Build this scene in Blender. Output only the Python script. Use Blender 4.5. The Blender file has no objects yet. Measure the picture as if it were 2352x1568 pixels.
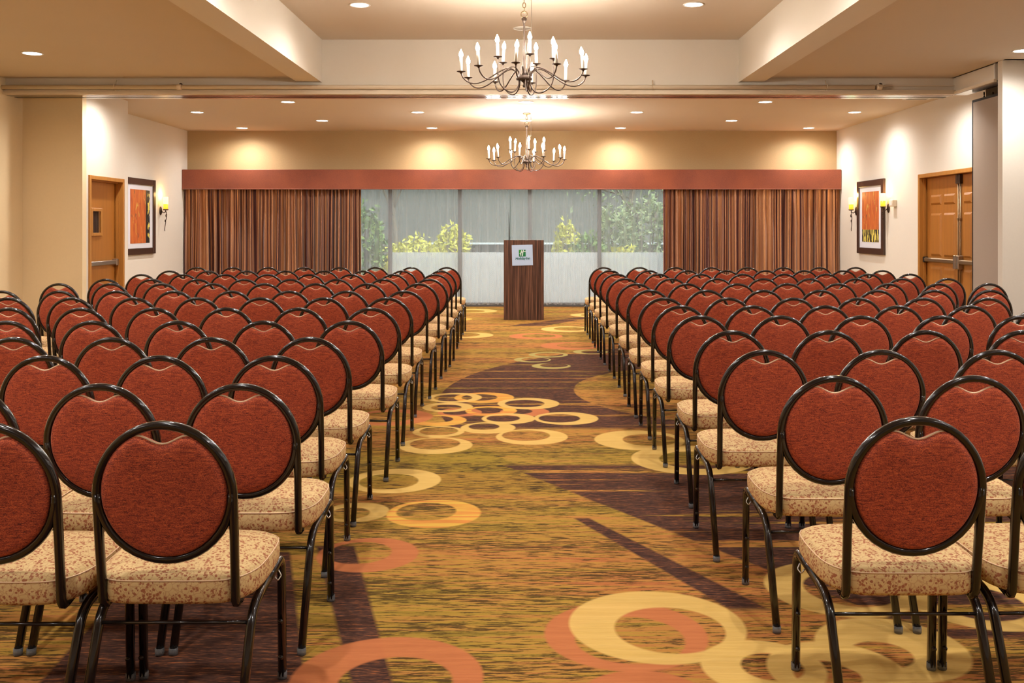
import bpy, math, random
from mathutils import Vector, Matrix
random.seed(7)
S = bpy.context.scene
COL = S.collection
PI = math.pi
R = math.radians

# ------------------------------------------------------------------ camera, world, sun, exposure
EYE = 1.426                      # eye height; the focal length is 2200 px in a 2352 px wide frame
FPX, VX, VY = 2200.0, 1208.0, 522.0
cam_d = bpy.data.cameras.new('camera'); cam = bpy.data.objects.new('camera', cam_d); COL.objects.link(cam)
cam.location = (0, 0, EYE); cam.rotation_euler = (R(90), 0, 0)
cam_d.sensor_width = 36.0; cam_d.lens = FPX / 2352 * 36
cam_d.shift_x = -(VX - 1176) / 2352; cam_d.shift_y = -(784 - VY) / 2352
cam_d.clip_start = 0.05; cam_d.clip_end = 300
S.camera = cam

W = bpy.data.worlds.new('world'); S.world = W; W.use_nodes = True
bg = W.node_tree.nodes['Background']
bg.inputs[0].default_value = (0.88, 0.94, 1.0, 1); bg.inputs[1].default_value = 1.35

sun_d = bpy.data.lights.new('sun', 'SUN'); sun = bpy.data.objects.new('sun', sun_d); COL.objects.link(sun)
sun_d.energy = 1.8; sun_d.angle = R(0.6); sun_d.color = (1.0, 0.93, 0.8)
sun.rotation_euler = Vector((-0.75, 0.35, -0.75)).to_track_quat('-Z', 'Y').to_euler(); sun.location = (8, 16, 14)

DOWN_W = 62.0                    # watts of each recessed downlight
DOWN_COL = (1.0, 0.965, 0.92)
BULB_L = 220.0                   # chandelier flame bulbs
S.view_settings.view_transform = 'Standard'; S.view_settings.look = 'None'
S.view_settings.exposure = 0.86; S.view_settings.gamma = 1.0; S.view_settings.use_curve_mapping = False
S.cycles.use_denoising = True
S.cycles.max_bounces = 6; S.cycles.diffuse_bounces = 3; S.cycles.glossy_bounces = 2; S.cycles.use_adaptive_sampling = True; S.cycles.adaptive_threshold = 0.05; S.cycles.adaptive_min_samples = 16; S.cycles.transparent_max_bounces = 12
S.cycles.sample_clamp_indirect = 6.0
S.cycles.caustics_reflective = False; S.cycles.caustics_refractive = False

# ------------------------------------------------------------------ mesh helpers
class MB:
    def __init__(s): s.v = []; s.f = []; s.sm = []; s.mi = []; s.cur = 0
    def add(s, vs, fs, smooth=False):
        o = len(s.v); s.v += [tuple(p) for p in vs]
        for f in fs:
            s.f.append(tuple(i + o for i in f)); s.sm.append(smooth); s.mi.append(s.cur)
        return s
    def box(s, x0, x1, y0, y1, z0, z1):
        return s.add([(x0,y0,z0),(x1,y0,z0),(x1,y1,z0),(x0,y1,z0),(x0,y0,z1),(x1,y0,z1),(x1,y1,z1),(x0,y1,z1)],
                     [(0,3,2,1),(4,5,6,7),(0,1,5,4),(1,2,6,5),(2,3,7,6),(3,0,4,7)])
    def cbox(s, x0, x1, y0, y1, z0, z1, c=0.004):
        """box with chamfered edges"""
        xs, ys, zs = (x0, x1), (y0, y1), (z0, z1)
        idx = {}; vs = []
        for i in (0, 1):
            for j in (0, 1):
                for k in (0, 1):
                    si, sj, sk = (1 - 2*i), (1 - 2*j), (1 - 2*k)
                    for ax in range(3):
                        p = [xs[i] + si*c, ys[j] + sj*c, zs[k] + sk*c]
                        p[ax] = (xs[i], ys[j], zs[k])[ax]
                        idx[(i, j, k, ax)] = len(vs); vs.append(tuple(p))
        fs = []
        for i in (0, 1):
            fs.append([idx[(i, j, k, 0)] for j, k in ((0,0),(1,0),(1,1),(0,1))])
            fs.append([idx[(j, i, k, 1)] for j, k in ((0,0),(1,0),(1,1),(0,1))])
            fs.append([idx[(j, k, i, 2)] for j, k in ((0,0),(1,0),(1,1),(0,1))])
        for a in (0, 1):
            for b in (0, 1):
                fs.append([idx[(0,a,b,1)], idx[(1,a,b,1)], idx[(1,a,b,2)], idx[(0,a,b,2)]])
                fs.append([idx[(a,0,b,0)], idx[(a,1,b,0)], idx[(a,1,b,2)], idx[(a,0,b,2)]])
                fs.append([idx[(a,b,0,0)], idx[(a,b,1,0)], idx[(a,b,1,1)], idx[(a,b,0,1)]])
                for k in (0, 1): pass
        for i in (0, 1):
            for j in (0, 1):
                for k in (0, 1): fs.append([idx[(i,j,k,0)], idx[(i,j,k,1)], idx[(i,j,k,2)]])
        return s.add(vs, fs)
    def sweep(s, path, prof, side=None, closed=False, cap=True, smooth=True, scale=None):
        """profile (list of (a,b)) swept along a path; a runs along side, b along side x tangent"""
        P = [Vector(p) for p in path]; n = len(P); m = len(prof); vs = []
        prev = None
        for i in range(n):
            if closed: t = P[(i+1) % n] - P[i-1]
            else: t = P[min(i+1, n-1)] - P[max(i-1, 0)]
            t.normalize()
            if side is not None: a = Vector(side); a = (a - t * a.dot(t)).normalized()
            else:
                if prev is None:
                    a = Vector((0, 0, 1)) if abs(t.z) < 0.9 else Vector((1, 0, 0))
                else: a = prev
                a = (a - t * a.dot(t)).normalized(); prev = a
            b = a.cross(t)
            k = scale[i] if scale else 1.0
            for (u, w) in prof: vs.append(P[i] + a * (u*k) + b * (w*k))
        fs = []
        for i in range(n if closed else n - 1):
            j = (i + 1) % n
            for q in range(m):
                r = (q + 1) % m
                fs.append((i*m+q, i*m+r, j*m+r, j*m+q))
        if cap and not closed:
            fs.append(tuple(range(m-1, -1, -1))); fs.append(tuple((n-1)*m + q for q in range(m)))
        return s.add(vs, fs, smooth)
    def tube(s, path, r, seg=8, **k):
        return s.sweep(path, [(r*math.cos(2*PI*q/seg), r*math.sin(2*PI*q/seg)) for q in range(seg)], **k)
    def lathe(s, prof, c=(0,0,0), seg=20, smooth=True):
        vs = []; n = len(prof)
        for (r, z) in prof:
            for q in range(seg):
                a = 2*PI*q/seg; vs.append((c[0] + r*math.cos(a), c[1] + r*math.sin(a), c[2] + z))
        fs = [(i*seg+q, i*seg+(q+1) % seg, (i+1)*seg+(q+1) % seg, (i+1)*seg+q) for i in range(n-1) for q in range(seg)]
        if prof[0][0] > 1e-6: fs.append(tuple(range(seg-1, -1, -1)))
        if prof[-1][0] > 1e-6: fs.append(tuple((n-1)*seg + q for q in range(seg)))
        return s.add(vs, fs, smooth)
    def mesh(s, name, *mats):
        me = bpy.data.meshes.new(name); me.from_pydata(s.v, [], s.f)
        me.polygons.foreach_set('use_smooth', s.sm)
        for m in mats: me.materials.append(m)
        if len(mats) > 1: me.polygons.foreach_set('material_index', s.mi)
        me.update(); return me
    def obj(s, name, mat, parent=None, loc=None):
        mats = mat if isinstance(mat, (list, tuple)) else [mat]
        return link(name, s.mesh(name, *mats), parent, loc)

def link(name, me, parent=None, loc=None):
    o = bpy.data.objects.new(name, me); COL.objects.link(o)
    if parent: o.parent = parent
    if loc: o.location = loc
    return o
def empty(name, loc=(0,0,0), rz=0.0, parent=None):
    o = bpy.data.objects.new(name, None); COL.objects.link(o); o.location = loc; o.rotation_euler = (0, 0, rz)
    o.empty_display_size = 0.1
    if parent: o.parent = parent
    return o
def tag(o, label, cat, group=None):
    o['label'] = label; o['category'] = cat
    if group: o['group'] = group
    return o
def struct(o, label=None):
    o['kind'] = 'structure'
    if label: o['label'] = label
    return o
def copy_tree(o, parent=None):
    c = o.copy(); COL.objects.link(c); c.parent = parent
    for ch in o.children: copy_tree(ch, c)
    return c
def fillet(pts, rad, n=6):
    """polyline with rounded corners"""
    P = [Vector(p) for p in pts]; out = [P[0]]
    for i in range(1, len(P) - 1):
        r = rad[i] if isinstance(rad, (list, tuple)) else rad
        a = (P[i-1] - P[i]); b = (P[i+1] - P[i]); r = min(r, a.length*0.49, b.length*0.49)
        p0 = P[i] + a.normalized()*r; p2 = P[i] + b.normalized()*r
        for k in range(n + 1):
            t = k / n; out.append(p0*(1-t)**2 + P[i]*(2*t*(1-t)) + p2*t*t)
    out.append(P[-1]); return out
def catmull(pts, n=6):
    P = [Vector(p) for p in pts]; P = [P[0]*2 - P[1]] + P + [P[-1]*2 - P[-2]]; out = []
    for i in range(1, len(P) - 2):
        for k in range(n):
            t = k / n
            out.append(0.5*((2*P[i]) + (P[i+1]-P[i-1])*t + (2*P[i-1]-5*P[i]+4*P[i+1]-P[i+2])*t*t + (-P[i-1]+3*P[i]-3*P[i+1]+P[i+2])*t**3))
    out.append(P[-2]); return out

# ------------------------------------------------------------------ material helpers
def mat(name, base=(0.8,0.8,0.8), rough=0.6, metal=0.0, **kw):
    m = bpy.data.materials.new(name); m.use_nodes = True
    b = m.node_tree.nodes['Principled BSDF']
    b.inputs['Base Color'].default_value = (*base, 1); b.inputs['Roughness'].default_value = rough; b.inputs['Metallic'].default_value = metal
    for k, v in kw.items(): b.inputs[k.replace('_', ' ')].default_value = v
    return m
class NT:
    """small node-graph writer"""
    def __init__(s, m): s.t = m.node_tree; s.n = s.t.nodes; s.l = s.t.links; s.b = s.n.get('Principled BSDF')
    def put(s, sock, v):
        if hasattr(v, 'is_linked') or isinstance(v, bpy.types.NodeSocket): s.l.new(v, sock)
        else:
            if isinstance(v, (tuple, list)) and len(v) == 3 and sock.type == 'RGBA': v = (*v, 1)
            sock.default_value = v
    def math(s, op, a, b=0.0, c=0.0, clamp=False):
        n = s.n.new('ShaderNodeMath'); n.operation = op; n.use_clamp = clamp
        s.put(n.inputs[0], a); s.put(n.inputs[1], b); s.put(n.inputs[2], c); return n.outputs[0]
    def vec(s, op, a, b=(0,0,0)):
        n = s.n.new('ShaderNodeVectorMath'); n.operation = op; s.put(n.inputs[0], a); s.put(n.inputs[1], b)
        return n.outputs['Value'] if op in ('DISTANCE', 'LENGTH', 'DOT_PRODUCT') else n.outputs[0]
    def obj(s): return s.n.new('ShaderNodeTexCoord').outputs['Object']
    def sep(s, v):
        n = s.n.new('ShaderNodeSeparateXYZ'); s.put(n.inputs[0], v); return n.outputs
    def comb(s, x, y, z):
        n = s.n.new('ShaderNodeCombineXYZ'); s.put(n.inputs[0], x); s.put(n.inputs[1], y); s.put(n.inputs[2], z); return n.outputs[0]
    def noise(s, v, scale=1.0, detail=2.0, rough=0.5, dist=0.0):
        n = s.n.new('ShaderNodeTexNoise'); s.put(n.inputs['Vector'], v); n.inputs['Scale'].default_value = scale
        n.inputs['Detail'].default_value = detail; n.inputs['Roughness'].default_value = rough; n.inputs['Distortion'].default_value = dist
        return n.outputs['Fac']
    def voro(s, v, scale=1.0, feature='F1', out='Distance'):
        n = s.n.new('ShaderNodeTexVoronoi'); n.feature = feature; s.put(n.inputs['Vector'], v); n.inputs['Scale'].default_value = scale
        return n.outputs[out]
    def ramp(s, f, stops, interp='LINEAR'):
        n = s.n.new('ShaderNodeValToRGB'); s.put(n.inputs[0], f); cr = n.color_ramp; cr.interpolation = interp
        while len(cr.elements) > 1: cr.elements.remove(cr.elements[-1])
        for i, (p, c) in enumerate(stops):
            e = cr.elements[0] if i == 0 else cr.elements.new(p)
            e.position = p; e.color = (*c, 1) if len(c) == 3 else c
        return n.outputs[0]
    def step(s, v, lo, hi):
        n = s.n.new('ShaderNodeMapRange'); s.put(n.inputs[0], v)
        n.inputs[1].default_value = lo; n.inputs[2].default_value = hi; n.inputs[3].default_value = 0; n.inputs[4].default_value = 1
        n.clamp = True; return n.outputs[0]
    def mix(s, f, a, b, mode='MIX'):
        n = s.n.new('ShaderNodeMix'); n.data_type = 'RGBA'; n.blend_type = mode
        s.put(n.inputs[0], f); s.put(n.inputs[6], a); s.put(n.inputs[7], b); return n.outputs[2]
    def color(s, v): s.put(s.b.inputs['Base Color'], v)
    def bump(s, h, strength=0.2, dist=0.002):
        n = s.n.new('ShaderNodeBump'); s.put(n.inputs['Height'], h); n.inputs['Strength'].default_value = strength; n.inputs['Distance'].default_value = dist
        s.l.new(n.outputs[0], s.b.inputs['Normal'])
def wall_mat(name, base, amt=0.06, scale=40, rough=0.75, bump=0.15):
    m = mat(name, base, rough); t = NT(m); o = t.obj()
    f = t.noise(o, scale, 4, 0.6); g = t.noise(o, 1.3, 2)
    k = t.math('ADD', t.math('MULTIPLY', f, amt), t.math('MULTIPLY', g, amt))
    d = tuple(c*(1-amt) for c in base); l = tuple(min(1, c*(1+amt)) for c in base)
    t.color(t.mix(t.math('MULTIPLY', k, 0.5/amt), d, l)); t.bump(f, bump, 0.002); return m

M = {}
M['tan_wall'] = wall_mat('tan_wall_surface', (0.86, 0.68, 0.42))  # front left wall and its return: warmer, more saturated base than the cream walls
M['wall'] = wall_mat('cream_wall_paint', (0.77, 0.71, 0.62))
M['ceiling'] = wall_mat('cream_ceiling_paint', (0.71, 0.60, 0.48), 0.03, 60)
M['gold'] = wall_mat('gold_wall_covering', (0.48, 0.335, 0.165), 0.20, 55, 0.7, 0.35)
M['trim'] = mat('cream_trim_paint', (0.78, 0.66, 0.50), 0.45)
M['beam'] = wall_mat('cream_beam_paint', (0.80, 0.73, 0.63), 0.03, 60)
M['dark'] = mat('dark_recess', (0.03, 0.028, 0.026), 0.7)
M['alu'] = mat('brushed_aluminium', (0.5, 0.46, 0.42), 0.14, 1.0)
M['white_trim'] = mat('white_enamel', (0.86, 0.84, 0.80), 0.35)
M['bronze'] = mat('dark_bronze', (0.075, 0.05, 0.038), 0.38, 0.7)
M['bar'] = mat('antique_bronze_bar', (0.30, 0.21, 0.12), 0.35, 0.8)
M['steel'] = mat('worn_steel', (0.42, 0.36, 0.29), 0.32, 0.9)
M['black'] = mat('black_plastic', (0.012, 0.012, 0.012), 0.4)
def emat(name, colr, strength):
    m = mat(name, colr, 0.4); b = m.node_tree.nodes['Principled BSDF']
    b.inputs['Emission Color'].default_value = (*colr, 1); b.inputs['Emission Strength'].default_value = strength; return m
M['lens'] = emat('downlight_lens', (1.0, 0.95, 0.88), 14.0)
M['bulb'] = emat('flame_bulb', (1.0, 0.92, 0.81), BULB_L)
M['sleeve'] = mat('ivory_candle_sleeve', (0.88, 0.82, 0.70), 0.5, Subsurface_Weight=0.0)

def wood_door(name, base):
    m = mat(name, base, 0.4); t = NT(m); x, y, z = t.sep(t.obj())
    f = t.noise(t.comb(t.math('MULTIPLY', x, 22), t.math('MULTIPLY', y, 22), t.math('MULTIPLY', z, 1.4)), 1.0, 4, 0.6)
    t.color(t.mix(f, tuple(c*0.72 for c in base), tuple(min(1, c*1.22) for c in base))); t.bump(f, 0.06, 0.002); return m
M['door'] = wood_door('orange_brown_door_wood', (0.43, 0.165, 0.026))
M['door_frame'] = wood_door('honey_door_frame', (0.50, 0.215, 0.042))

# carpet: streaky ochre ground, dark fields, interlocking rings (flat print, in metres on the floor)
def carpet():
    m = mat('patterned_carpet', (0.4, 0.2, 0.05), 0.95, Specular_IOR_Level=0.08); t = NT(m); o = t.obj(); x, y, z = t.sep(o)
    P = t.comb(x, y, 0.0)
    xs = t.math('MULTIPLY', x, 1.0)
    s1 = t.noise(t.comb(t.math('MULTIPLY', x, 1.6), t.math('MULTIPLY', y, 34), 0.0), 1.0, 4, 0.6)
    s2 = t.noise(t.comb(t.math('MULTIPLY', x, 9), t.math('MULTIPLY', y, 120), 3.0), 1.0, 3, 0.65)
    s4 = t.noise(t.comb(t.math('MULTIPLY', x, 30), t.math('MULTIPLY', y, 190), 9.0), 1.0, 2, 0.6)
    s3 = t.noise(t.comb(t.math('MULTIPLY', x, 0.45), t.math('MULTIPLY', y, 1.6), 7.0), 1.0, 2, 0.5)
    md = t.noise(t.comb(t.math('MULTIPLY', x, 0.7), t.math('MULTIPLY', y, 5.0), 13.0), 1.0, 2, 0.5)
    k = t.math('ADD', t.math('MULTIPLY', s1, 0.55), t.math('MULTIPLY', s3, 0.45))
    base = t.ramp(k, [(0.36, (0.225, 0.150, 0.024)), (0.45, (0.36, 0.215, 0.036)), (0.53, (0.42, 0.19, 0.046)), (0.62, (0.39, 0.13, 0.042))])
    f2 = t.noise(t.comb(t.math('MULTIPLY', x, 9.0), t.math('MULTIPLY', y, 74), 5.0), 1.0, 4, 0.66)
    fl = t.step(t.math('ADD', f2, t.math('MULTIPLY', t.math('SUBTRACT', md, 0.5), 0.34)), 0.495, 0.56)
    base = t.mix(t.math('MULTIPLY', fl, 0.88), base, (0.045, 0.026, 0.010))
    bl = t.step(s2, 0.53, 0.68)
    base = t.mix(t.math('MULTIPLY', bl, 0.34), base, (0.58, 0.36, 0.04))
    dark = t.ramp(t.math('ADD', t.math('MULTIPLY', f2, 0.6), t.math('MULTIPLY', s4, 0.4)), [(0.40, (0.034, 0.016, 0.013)), (0.53, (0.085, 0.038, 0.025)), (0.64, (0.30, 0.10, 0.035))])
    # streak that lets bands of the ochre ground cut through the dark fields
    cut = t.noise(t.comb(t.math('MULTIPLY', x, 0.35), t.math('MULTIPLY', y, 9), 21.0), 1.0, 3, 0.6)
    keep = t.math('SUBTRACT', 1.0, t.step(cut, 0.555, 0.60))
    def disc(cx, cy, r, soft=0.006):
        return t.math('SUBTRACT', 1.0, t.step(t.vec('DISTANCE', P, (cx, cy, 0)), r - soft, r + soft))
    def half(p, q):
        """1 on the left of the line p->q"""
        dx, dy = q[0]-p[0], q[1]-p[1]; L = math.hypot(dx, dy); nx, ny = -dy/L, dx/L
        return t.step(t.vec('DOT_PRODUCT', t.vec('SUBTRACT', P, (p[0], p[1], 0)), (nx, ny, 0)), -0.008, 0.008)
    def yr(a, b, soft=0.02):
        return t.math('MULTIPLY', t.step(y, a - soft, a + soft), t.math('SUBTRACT', 1.0, t.step(y, b - soft, b + soft)))
    def mul(*a):
        r = a[0]
        for q in a[1:]: r = t.math('MULTIPLY', r, q)
        return r
    def inv(a): return t.math('SUBTRACT', 1.0, a)
    # big dark disc with a second ochre disc cut out on its right
    dA = mul(disc(3.05, 8.05, 3.78), inv(disc(1.95, 8.35, 1.53)), t.step(y, 6.75, 6.85), inv(t.step(y, 11.5, 11.6)))
    # dark wedge behind the diagonal
    dB = mul(half((-0.02, 5.57), (0.61, 4.60)), inv(t.step(y, 5.72, 5.78)), t.step(y, 3.3, 3.35))
    dC = mul(half((0.24, 4.69), (0.54, 4.05)), inv(half((0.31, 4.70), (0.56, 4.23))), inv(t.step(y, 4.69, 4.71)), t.step(y, 3.55, 3.6))
    dD = mul(half((-0.93, 4.26), (-0.55, 3.01)), inv(half((-0.76, 4.26), (-0.42, 3.01))), inv(t.step(y, 4.28, 4.30)))
    dE = mul(half((-1.62, 4.2), (-1.54, 3.2)), inv(half((-1.0, 4.08), (-0.80, 3.38))), inv(t.step(y, 4.2, 4.22)))
    dF = mul(inv(half((-0.12, 14.05), (0.91, 15.30))), half((0.26, 13.84), (0.95, 15.0)), yr(13.86, 15.2))
    dG = mul(disc(-3.6, 6.2, 1.5), inv(disc(-3.2, 6.9, 1.0)))
    dH = mul(disc(3.4, 4.9, 1.2), inv(disc(3.9, 5.6, 0.9)))
    dk = dA
    for q in (dB, dF, dG, dH): dk = t.math('MAXIMUM', dk, q)
    dk = t.math('MULTIPLY', dk, keep)
    for q in (dC, dD, dE): dk = t.math('MAXIMUM', dk, q)
    # olive field left of the diagonal
    ol = mul(inv(half((-0.44, 6.5), (0.30, 5.06))), yr(5.1, 6.2, 0.06))
    olive = t.mix(fl, (0.27, 0.185, 0.022), (0.035, 0.022, 0.010))
    col = t.mix(t.math('MULTIPLY', ol, 0.6), base, olive)
    col = t.mix(dk, col, dark)
    YE = t.mix(s1, (0.54, 0.335, 0.075), (0.72, 0.475, 0.16)); OR = t.mix(s1, (0.37, 0.105, 0.04), (0.58, 0.205, 0.075)); GR = t.mix(s1, (0.34, 0.27, 0.07), (0.44, 0.36, 0.13))
    YO = t.mix(t.step(s1, 0.45, 0.60), (0.66, 0.40, 0.07), (0.60, 0.21, 0.05))
    C = {'Y': YE, 'O': OR, 'G': GR, 'M': YO}
    rings = [
     (0.13,12.56,.35,.17,12.58,.22,'O'),(0.59,13.43,.38,.62,13.47,.23,'Y'),(-0.76,12.68,.33,-.83,12.72,.22,'Y'),(-0.89,16.36,.40,-.95,16.30,.25,'Y'),(1.06,15.58,.34,1.09,15.57,.20,'Y'),(-1.2,14.9,.36,-1.25,14.9,.2,'M'),
     (0.54,11.54,.365,.61,11.58,.235,'O'),(0.07,10.33,.20,.10,10.34,.15,'G'),(0.26,9.86,.20,.29,9.91,.145,'G'),(0.25,10.73,.22,.26,10.74,.16,'G'),(0.74,10.98,.20,.76,10.97,.13,'G'),
     (-0.35,8.03,.25,-.39,8.04,.15,'M'),(-0.60,8.03,.23,-.61,8.02,.16,'Y'),(-0.51,7.39,.17,-.54,7.39,.10,'O'),(-0.62,7.60,.20,-.63,7.59,.12,'Y'),(-0.01,7.41,.19,-.06,7.43,.11,'O'),
     (-0.27,7.45,.20,-.30,7.47,.125,'M'),(0.02,7.76,.25,-.01,7.76,.16,'Y'),(-0.64,7.08,.20,-.66,7.12,.12,'M'),(-0.13,7.15,.20,-.17,7.16,.125,'Y'),(0.30,7.16,.24,.25,7.16,.155,'Y'),(-0.27,6.82,.195,-.30,6.86,.11,'Y'),
     (-0.61,6.69,.18,-.61,6.71,.135,'Y'),(0.04,6.53,.245,.00,6.57,.165,'Y'),(-0.59,6.27,.24,-.60,6.32,.165,'Y'),(-1.0,7.2,.3,-1.05,7.2,.2,'O'),
     (0.76,6.43,.30,.83,6.43,.18,'Y'),(1.02,5.89,.37,1.04,5.88,.22,'Y'),(-0.74,5.40,.26,-.77,5.38,.165,'Y'),(-0.85,4.80,.165,-.88,4.78,.10,'Y'),(-0.46,4.78,.235,-.50,4.81,.15,'M'),(-0.69,4.18,.22,-.73,4.20,.14,'O'),
     (0.36,2.88,.205,.37,2.86,.115,'O'),(0.35,3.36,.285,.36,3.32,.19,'O'),(0.47,3.44,.315,.51,3.40,.195,'Y'),(-0.44,3.03,.305,-.41,3.00,.18,'O'),
     (1.24,3.79,.29,1.28,3.78,.18,'Y'),(1.73,3.66,.28,1.72,3.64,.17,'Y'),(1.24,3.25,.25,1.19,3.2,.10,'Y'),(1.00,3.08,.22,.96,3.05,.105,'Y'),(0.77,3.11,.20,.80,3.11,.10,'Y'),
     (1.9,5.2,.3,1.95,5.2,.18,'M')]
    for (cx, cy, ro, ix, iy, ri, c) in rings:
        msk = mul(disc(cx, cy, ro), inv(disc(ix, iy, ri)))
        col = t.mix(t.math('MULTIPLY', msk, 0.95), col, C[c])
    col = t.mix(t.math('MULTIPLY', t.step(s2, 0.35, 0.75), 0.22), col, t.mix(1.0, col, (0.55, 0.45, 0.40), 'MULTIPLY'))
    t.color(col); t.bump(s4, 0.5, 0.004)
    return m
M['carpet'] = carpet()

def red_fabric():
    m = mat('rust_red_upholstery', (0.3, 0.05, 0.02), 0.9, Sheen_Weight=0.35, Sheen_Roughness=0.4); t = NT(m); x, y, z = t.sep(t.obj())
    f = t.noise(t.comb(t.math('MULTIPLY', x, 260), t.math('MULTIPLY', y, 260), t.math('MULTIPLY', z, 620)), 1.0, 2, 0.7)
    g = t.noise(t.comb(t.math('MULTIPLY', x, 45), t.math('MULTIPLY', y, 45), t.math('MULTIPLY', z, 300)), 1.0, 3, 0.65)
    k = t.math('ADD', t.math('MULTIPLY', f, 0.6), t.math('MULTIPLY', g, 0.4))
    t.color(t.ramp(k, [(0.38, (0.095, 0.014, 0.009)), (0.50, (0.34, 0.050, 0.019)), (0.62, (0.63, 0.130, 0.038))])); t.bump(f, 0.3, 0.0015)
    t.b.inputs['Sheen Tint'].default_value = (0.9, 0.4, 0.25, 1)
    return m
M['red'] = red_fabric()
def seat_fabric():
    m = mat('beige_floral_upholstery', (0.7, 0.5, 0.28), 0.8, Specular_IOR_Level=0.2); t = NT(m); o = t.obj()
    w = t.noise(o, 55, 2); d = t.vec('ADD', o, t.comb(t.math('MULTIPLY', w, 0.012), t.math('MULTIPLY', w, -0.010), 0.0))
    v = t.voro(d, 105); n = t.noise(o, 40, 1.5); n2 = t.noise(o, 190, 2)
    fl = t.math('MULTIPLY', t.step(t.math('ADD', v, t.math('MULTIPLY', n2, 0.7)), 0.86, 0.72), t.step(n, 0.42, 0.47))
    ln = t.step(t.voro(d, 52, 'DISTANCE_TO_EDGE'), 0.07, 0.03)
    c = t.mix(t.math('MULTIPLY', fl, 0.9), (0.66, 0.47, 0.22), (0.33, 0.095, 0.045)); c = t.mix(t.math('MULTIPLY', ln, 0.4), c, (0.42, 0.16, 0.07))
    t.color(c); t.bump(n2, 0.15, 0.001); return m
M['seat'] = seat_fabric()
M['piping'] = mat('beige_piping', (0.74, 0.50, 0.30), 0.6)
M['frame'] = mat('glossy_dark_bronze_enamel', (0.009, 0.006, 0.005), 0.20, 0.0, Coat_Weight=0.5, Coat_Roughness=0.07, Specular_IOR_Level=0.35)
M['glide'] = mat('clear_plastic_glide', (0.16, 0.165, 0.17), 0.12, 0.0, Alpha=0.6)
M['wire'] = mat('bright_wire', (0.55, 0.52, 0.48), 0.25, 0.9)

# ------------------------------------------------------------------ the room
FL, FR = -6.195, 6.05            # front room side walls
BL, BR = -6.08, 5.58             # rear room side walls
YH0, YH1, YB = 11.40, 11.79, 17.20
ZC, ZK, ZB = 3.20, 3.66, 3.16    # side ceiling, coffer, rear ceiling
YN = -3.2                        # wall behind the camera
struct(MB().box(FL-0.3, 6.8, YN, YB+0.25, -0.10, 0.0).obj('floor', M['carpet']), 'streaky ochre carpet with yellow and orange rings')
struct(MB().box(FL-0.15, FL, YN, YH1+0.11, 0, ZC+0.6).obj('wall_left', M['tan_wall']))
struct(MB().box(FR, FR+0.15, YN, 10.17, 0, ZC+0.6).obj('wall_right', M['wall']))
struct(MB().box(FL-0.15, FR+0.15, YN-0.15, YN, 0, 4.0).obj('wall_rear', M['wall']))
struct(MB().box(FL, -5.46, YH1, YH1+0.11, 0, ZC).obj('wall_left_return', M['tan_wall']))
D1a, D1b, D1z = 11.95, 12.99, 2.08
w = MB(); w.box(-5.62, -5.46, YH1+0.11, D1a, 0, ZC).box(-5.62, -5.46, D1b, 13.14, 0, ZC).box(-5.62, -5.46, D1a, D1b, D1z, ZC).box(BL-0.15, -5.62, 13.04, 13.14, 0, ZC)
struct(w.obj('wall_left_inner', M['wall']))
struct(MB().box(BL-0.15, BL, 13.14, YB+0.1, 0, ZC).obj('wall_left_far', M['wall']))
D2a, D2b, D2z = 11.70, 13.58, 2.175
w = MB(); w.box(BR, BR+0.18, 11.62, D2a, 0, ZC).box(BR, BR+0.18, D2b, YB+0.1, 0, ZC).box(BR, BR+0.18, D2a, D2b, D2z, ZC)
struct(w.obj('wall_right_far', M['wall']))
struct(MB().box(5.06, 6.75, 10.17, 10.27, 0, ZC).obj('wall_right_pier', M['wall']))
struct(MB().box(6.60, 6.75, 10.27, 11.62, 0, ZC).box(BR+0.18, 6.60, 11.62, 11.72, 0, ZC).obj('wall_right_pocket', M['wall']))
# rear wall with a wide window opening
WX0, WX1, WZ = -3.72, 3.84, 2.22
w = MB(); w.box(BL, WX0, YB, YB+0.2, 0, ZB+0.1).box(WX1, BR, YB, YB+0.2, 0, ZB+0.1).box(WX0, WX1, YB, YB+0.2, WZ, ZB+0.1)
struct(w.obj('wall_back', M['gold']))
# ceilings
XL0, XL1, XR0, XR1 = -2.716, -2.428, 2.53, 2.819
struct(MB().box(FL, XL0, YN, YH0, ZC, ZC+0.1).box(XR1, FR, YN, YH0, ZC, ZC+0.1).box(5.06, 6.7, 10.1, 11.8, ZC, ZC+0.1).obj('ceiling', M['ceiling']))
struct(MB().box(XL0, XR1, YN, YH0+0.1, ZK, ZK+0.1).obj('ceiling_coffer', M['ceiling']))
struct(MB().box(BL-0.2, BR+0.2, YH1-0.05, YB+0.2, ZB, ZB+0.1).obj('ceiling_rear', M['ceiling']))
struct(MB().box(XL0, XL1, YN, YH0, 3.15, ZK).obj('trim_1', M['beam']), 'cream ceiling beam on the left of the raised coffer')
struct(MB().box(XR0, XR1, YN, YH0, 3.15, ZK).obj('trim_2', M['beam']), 'cream ceiling beam on the right of the raised coffer')
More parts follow.
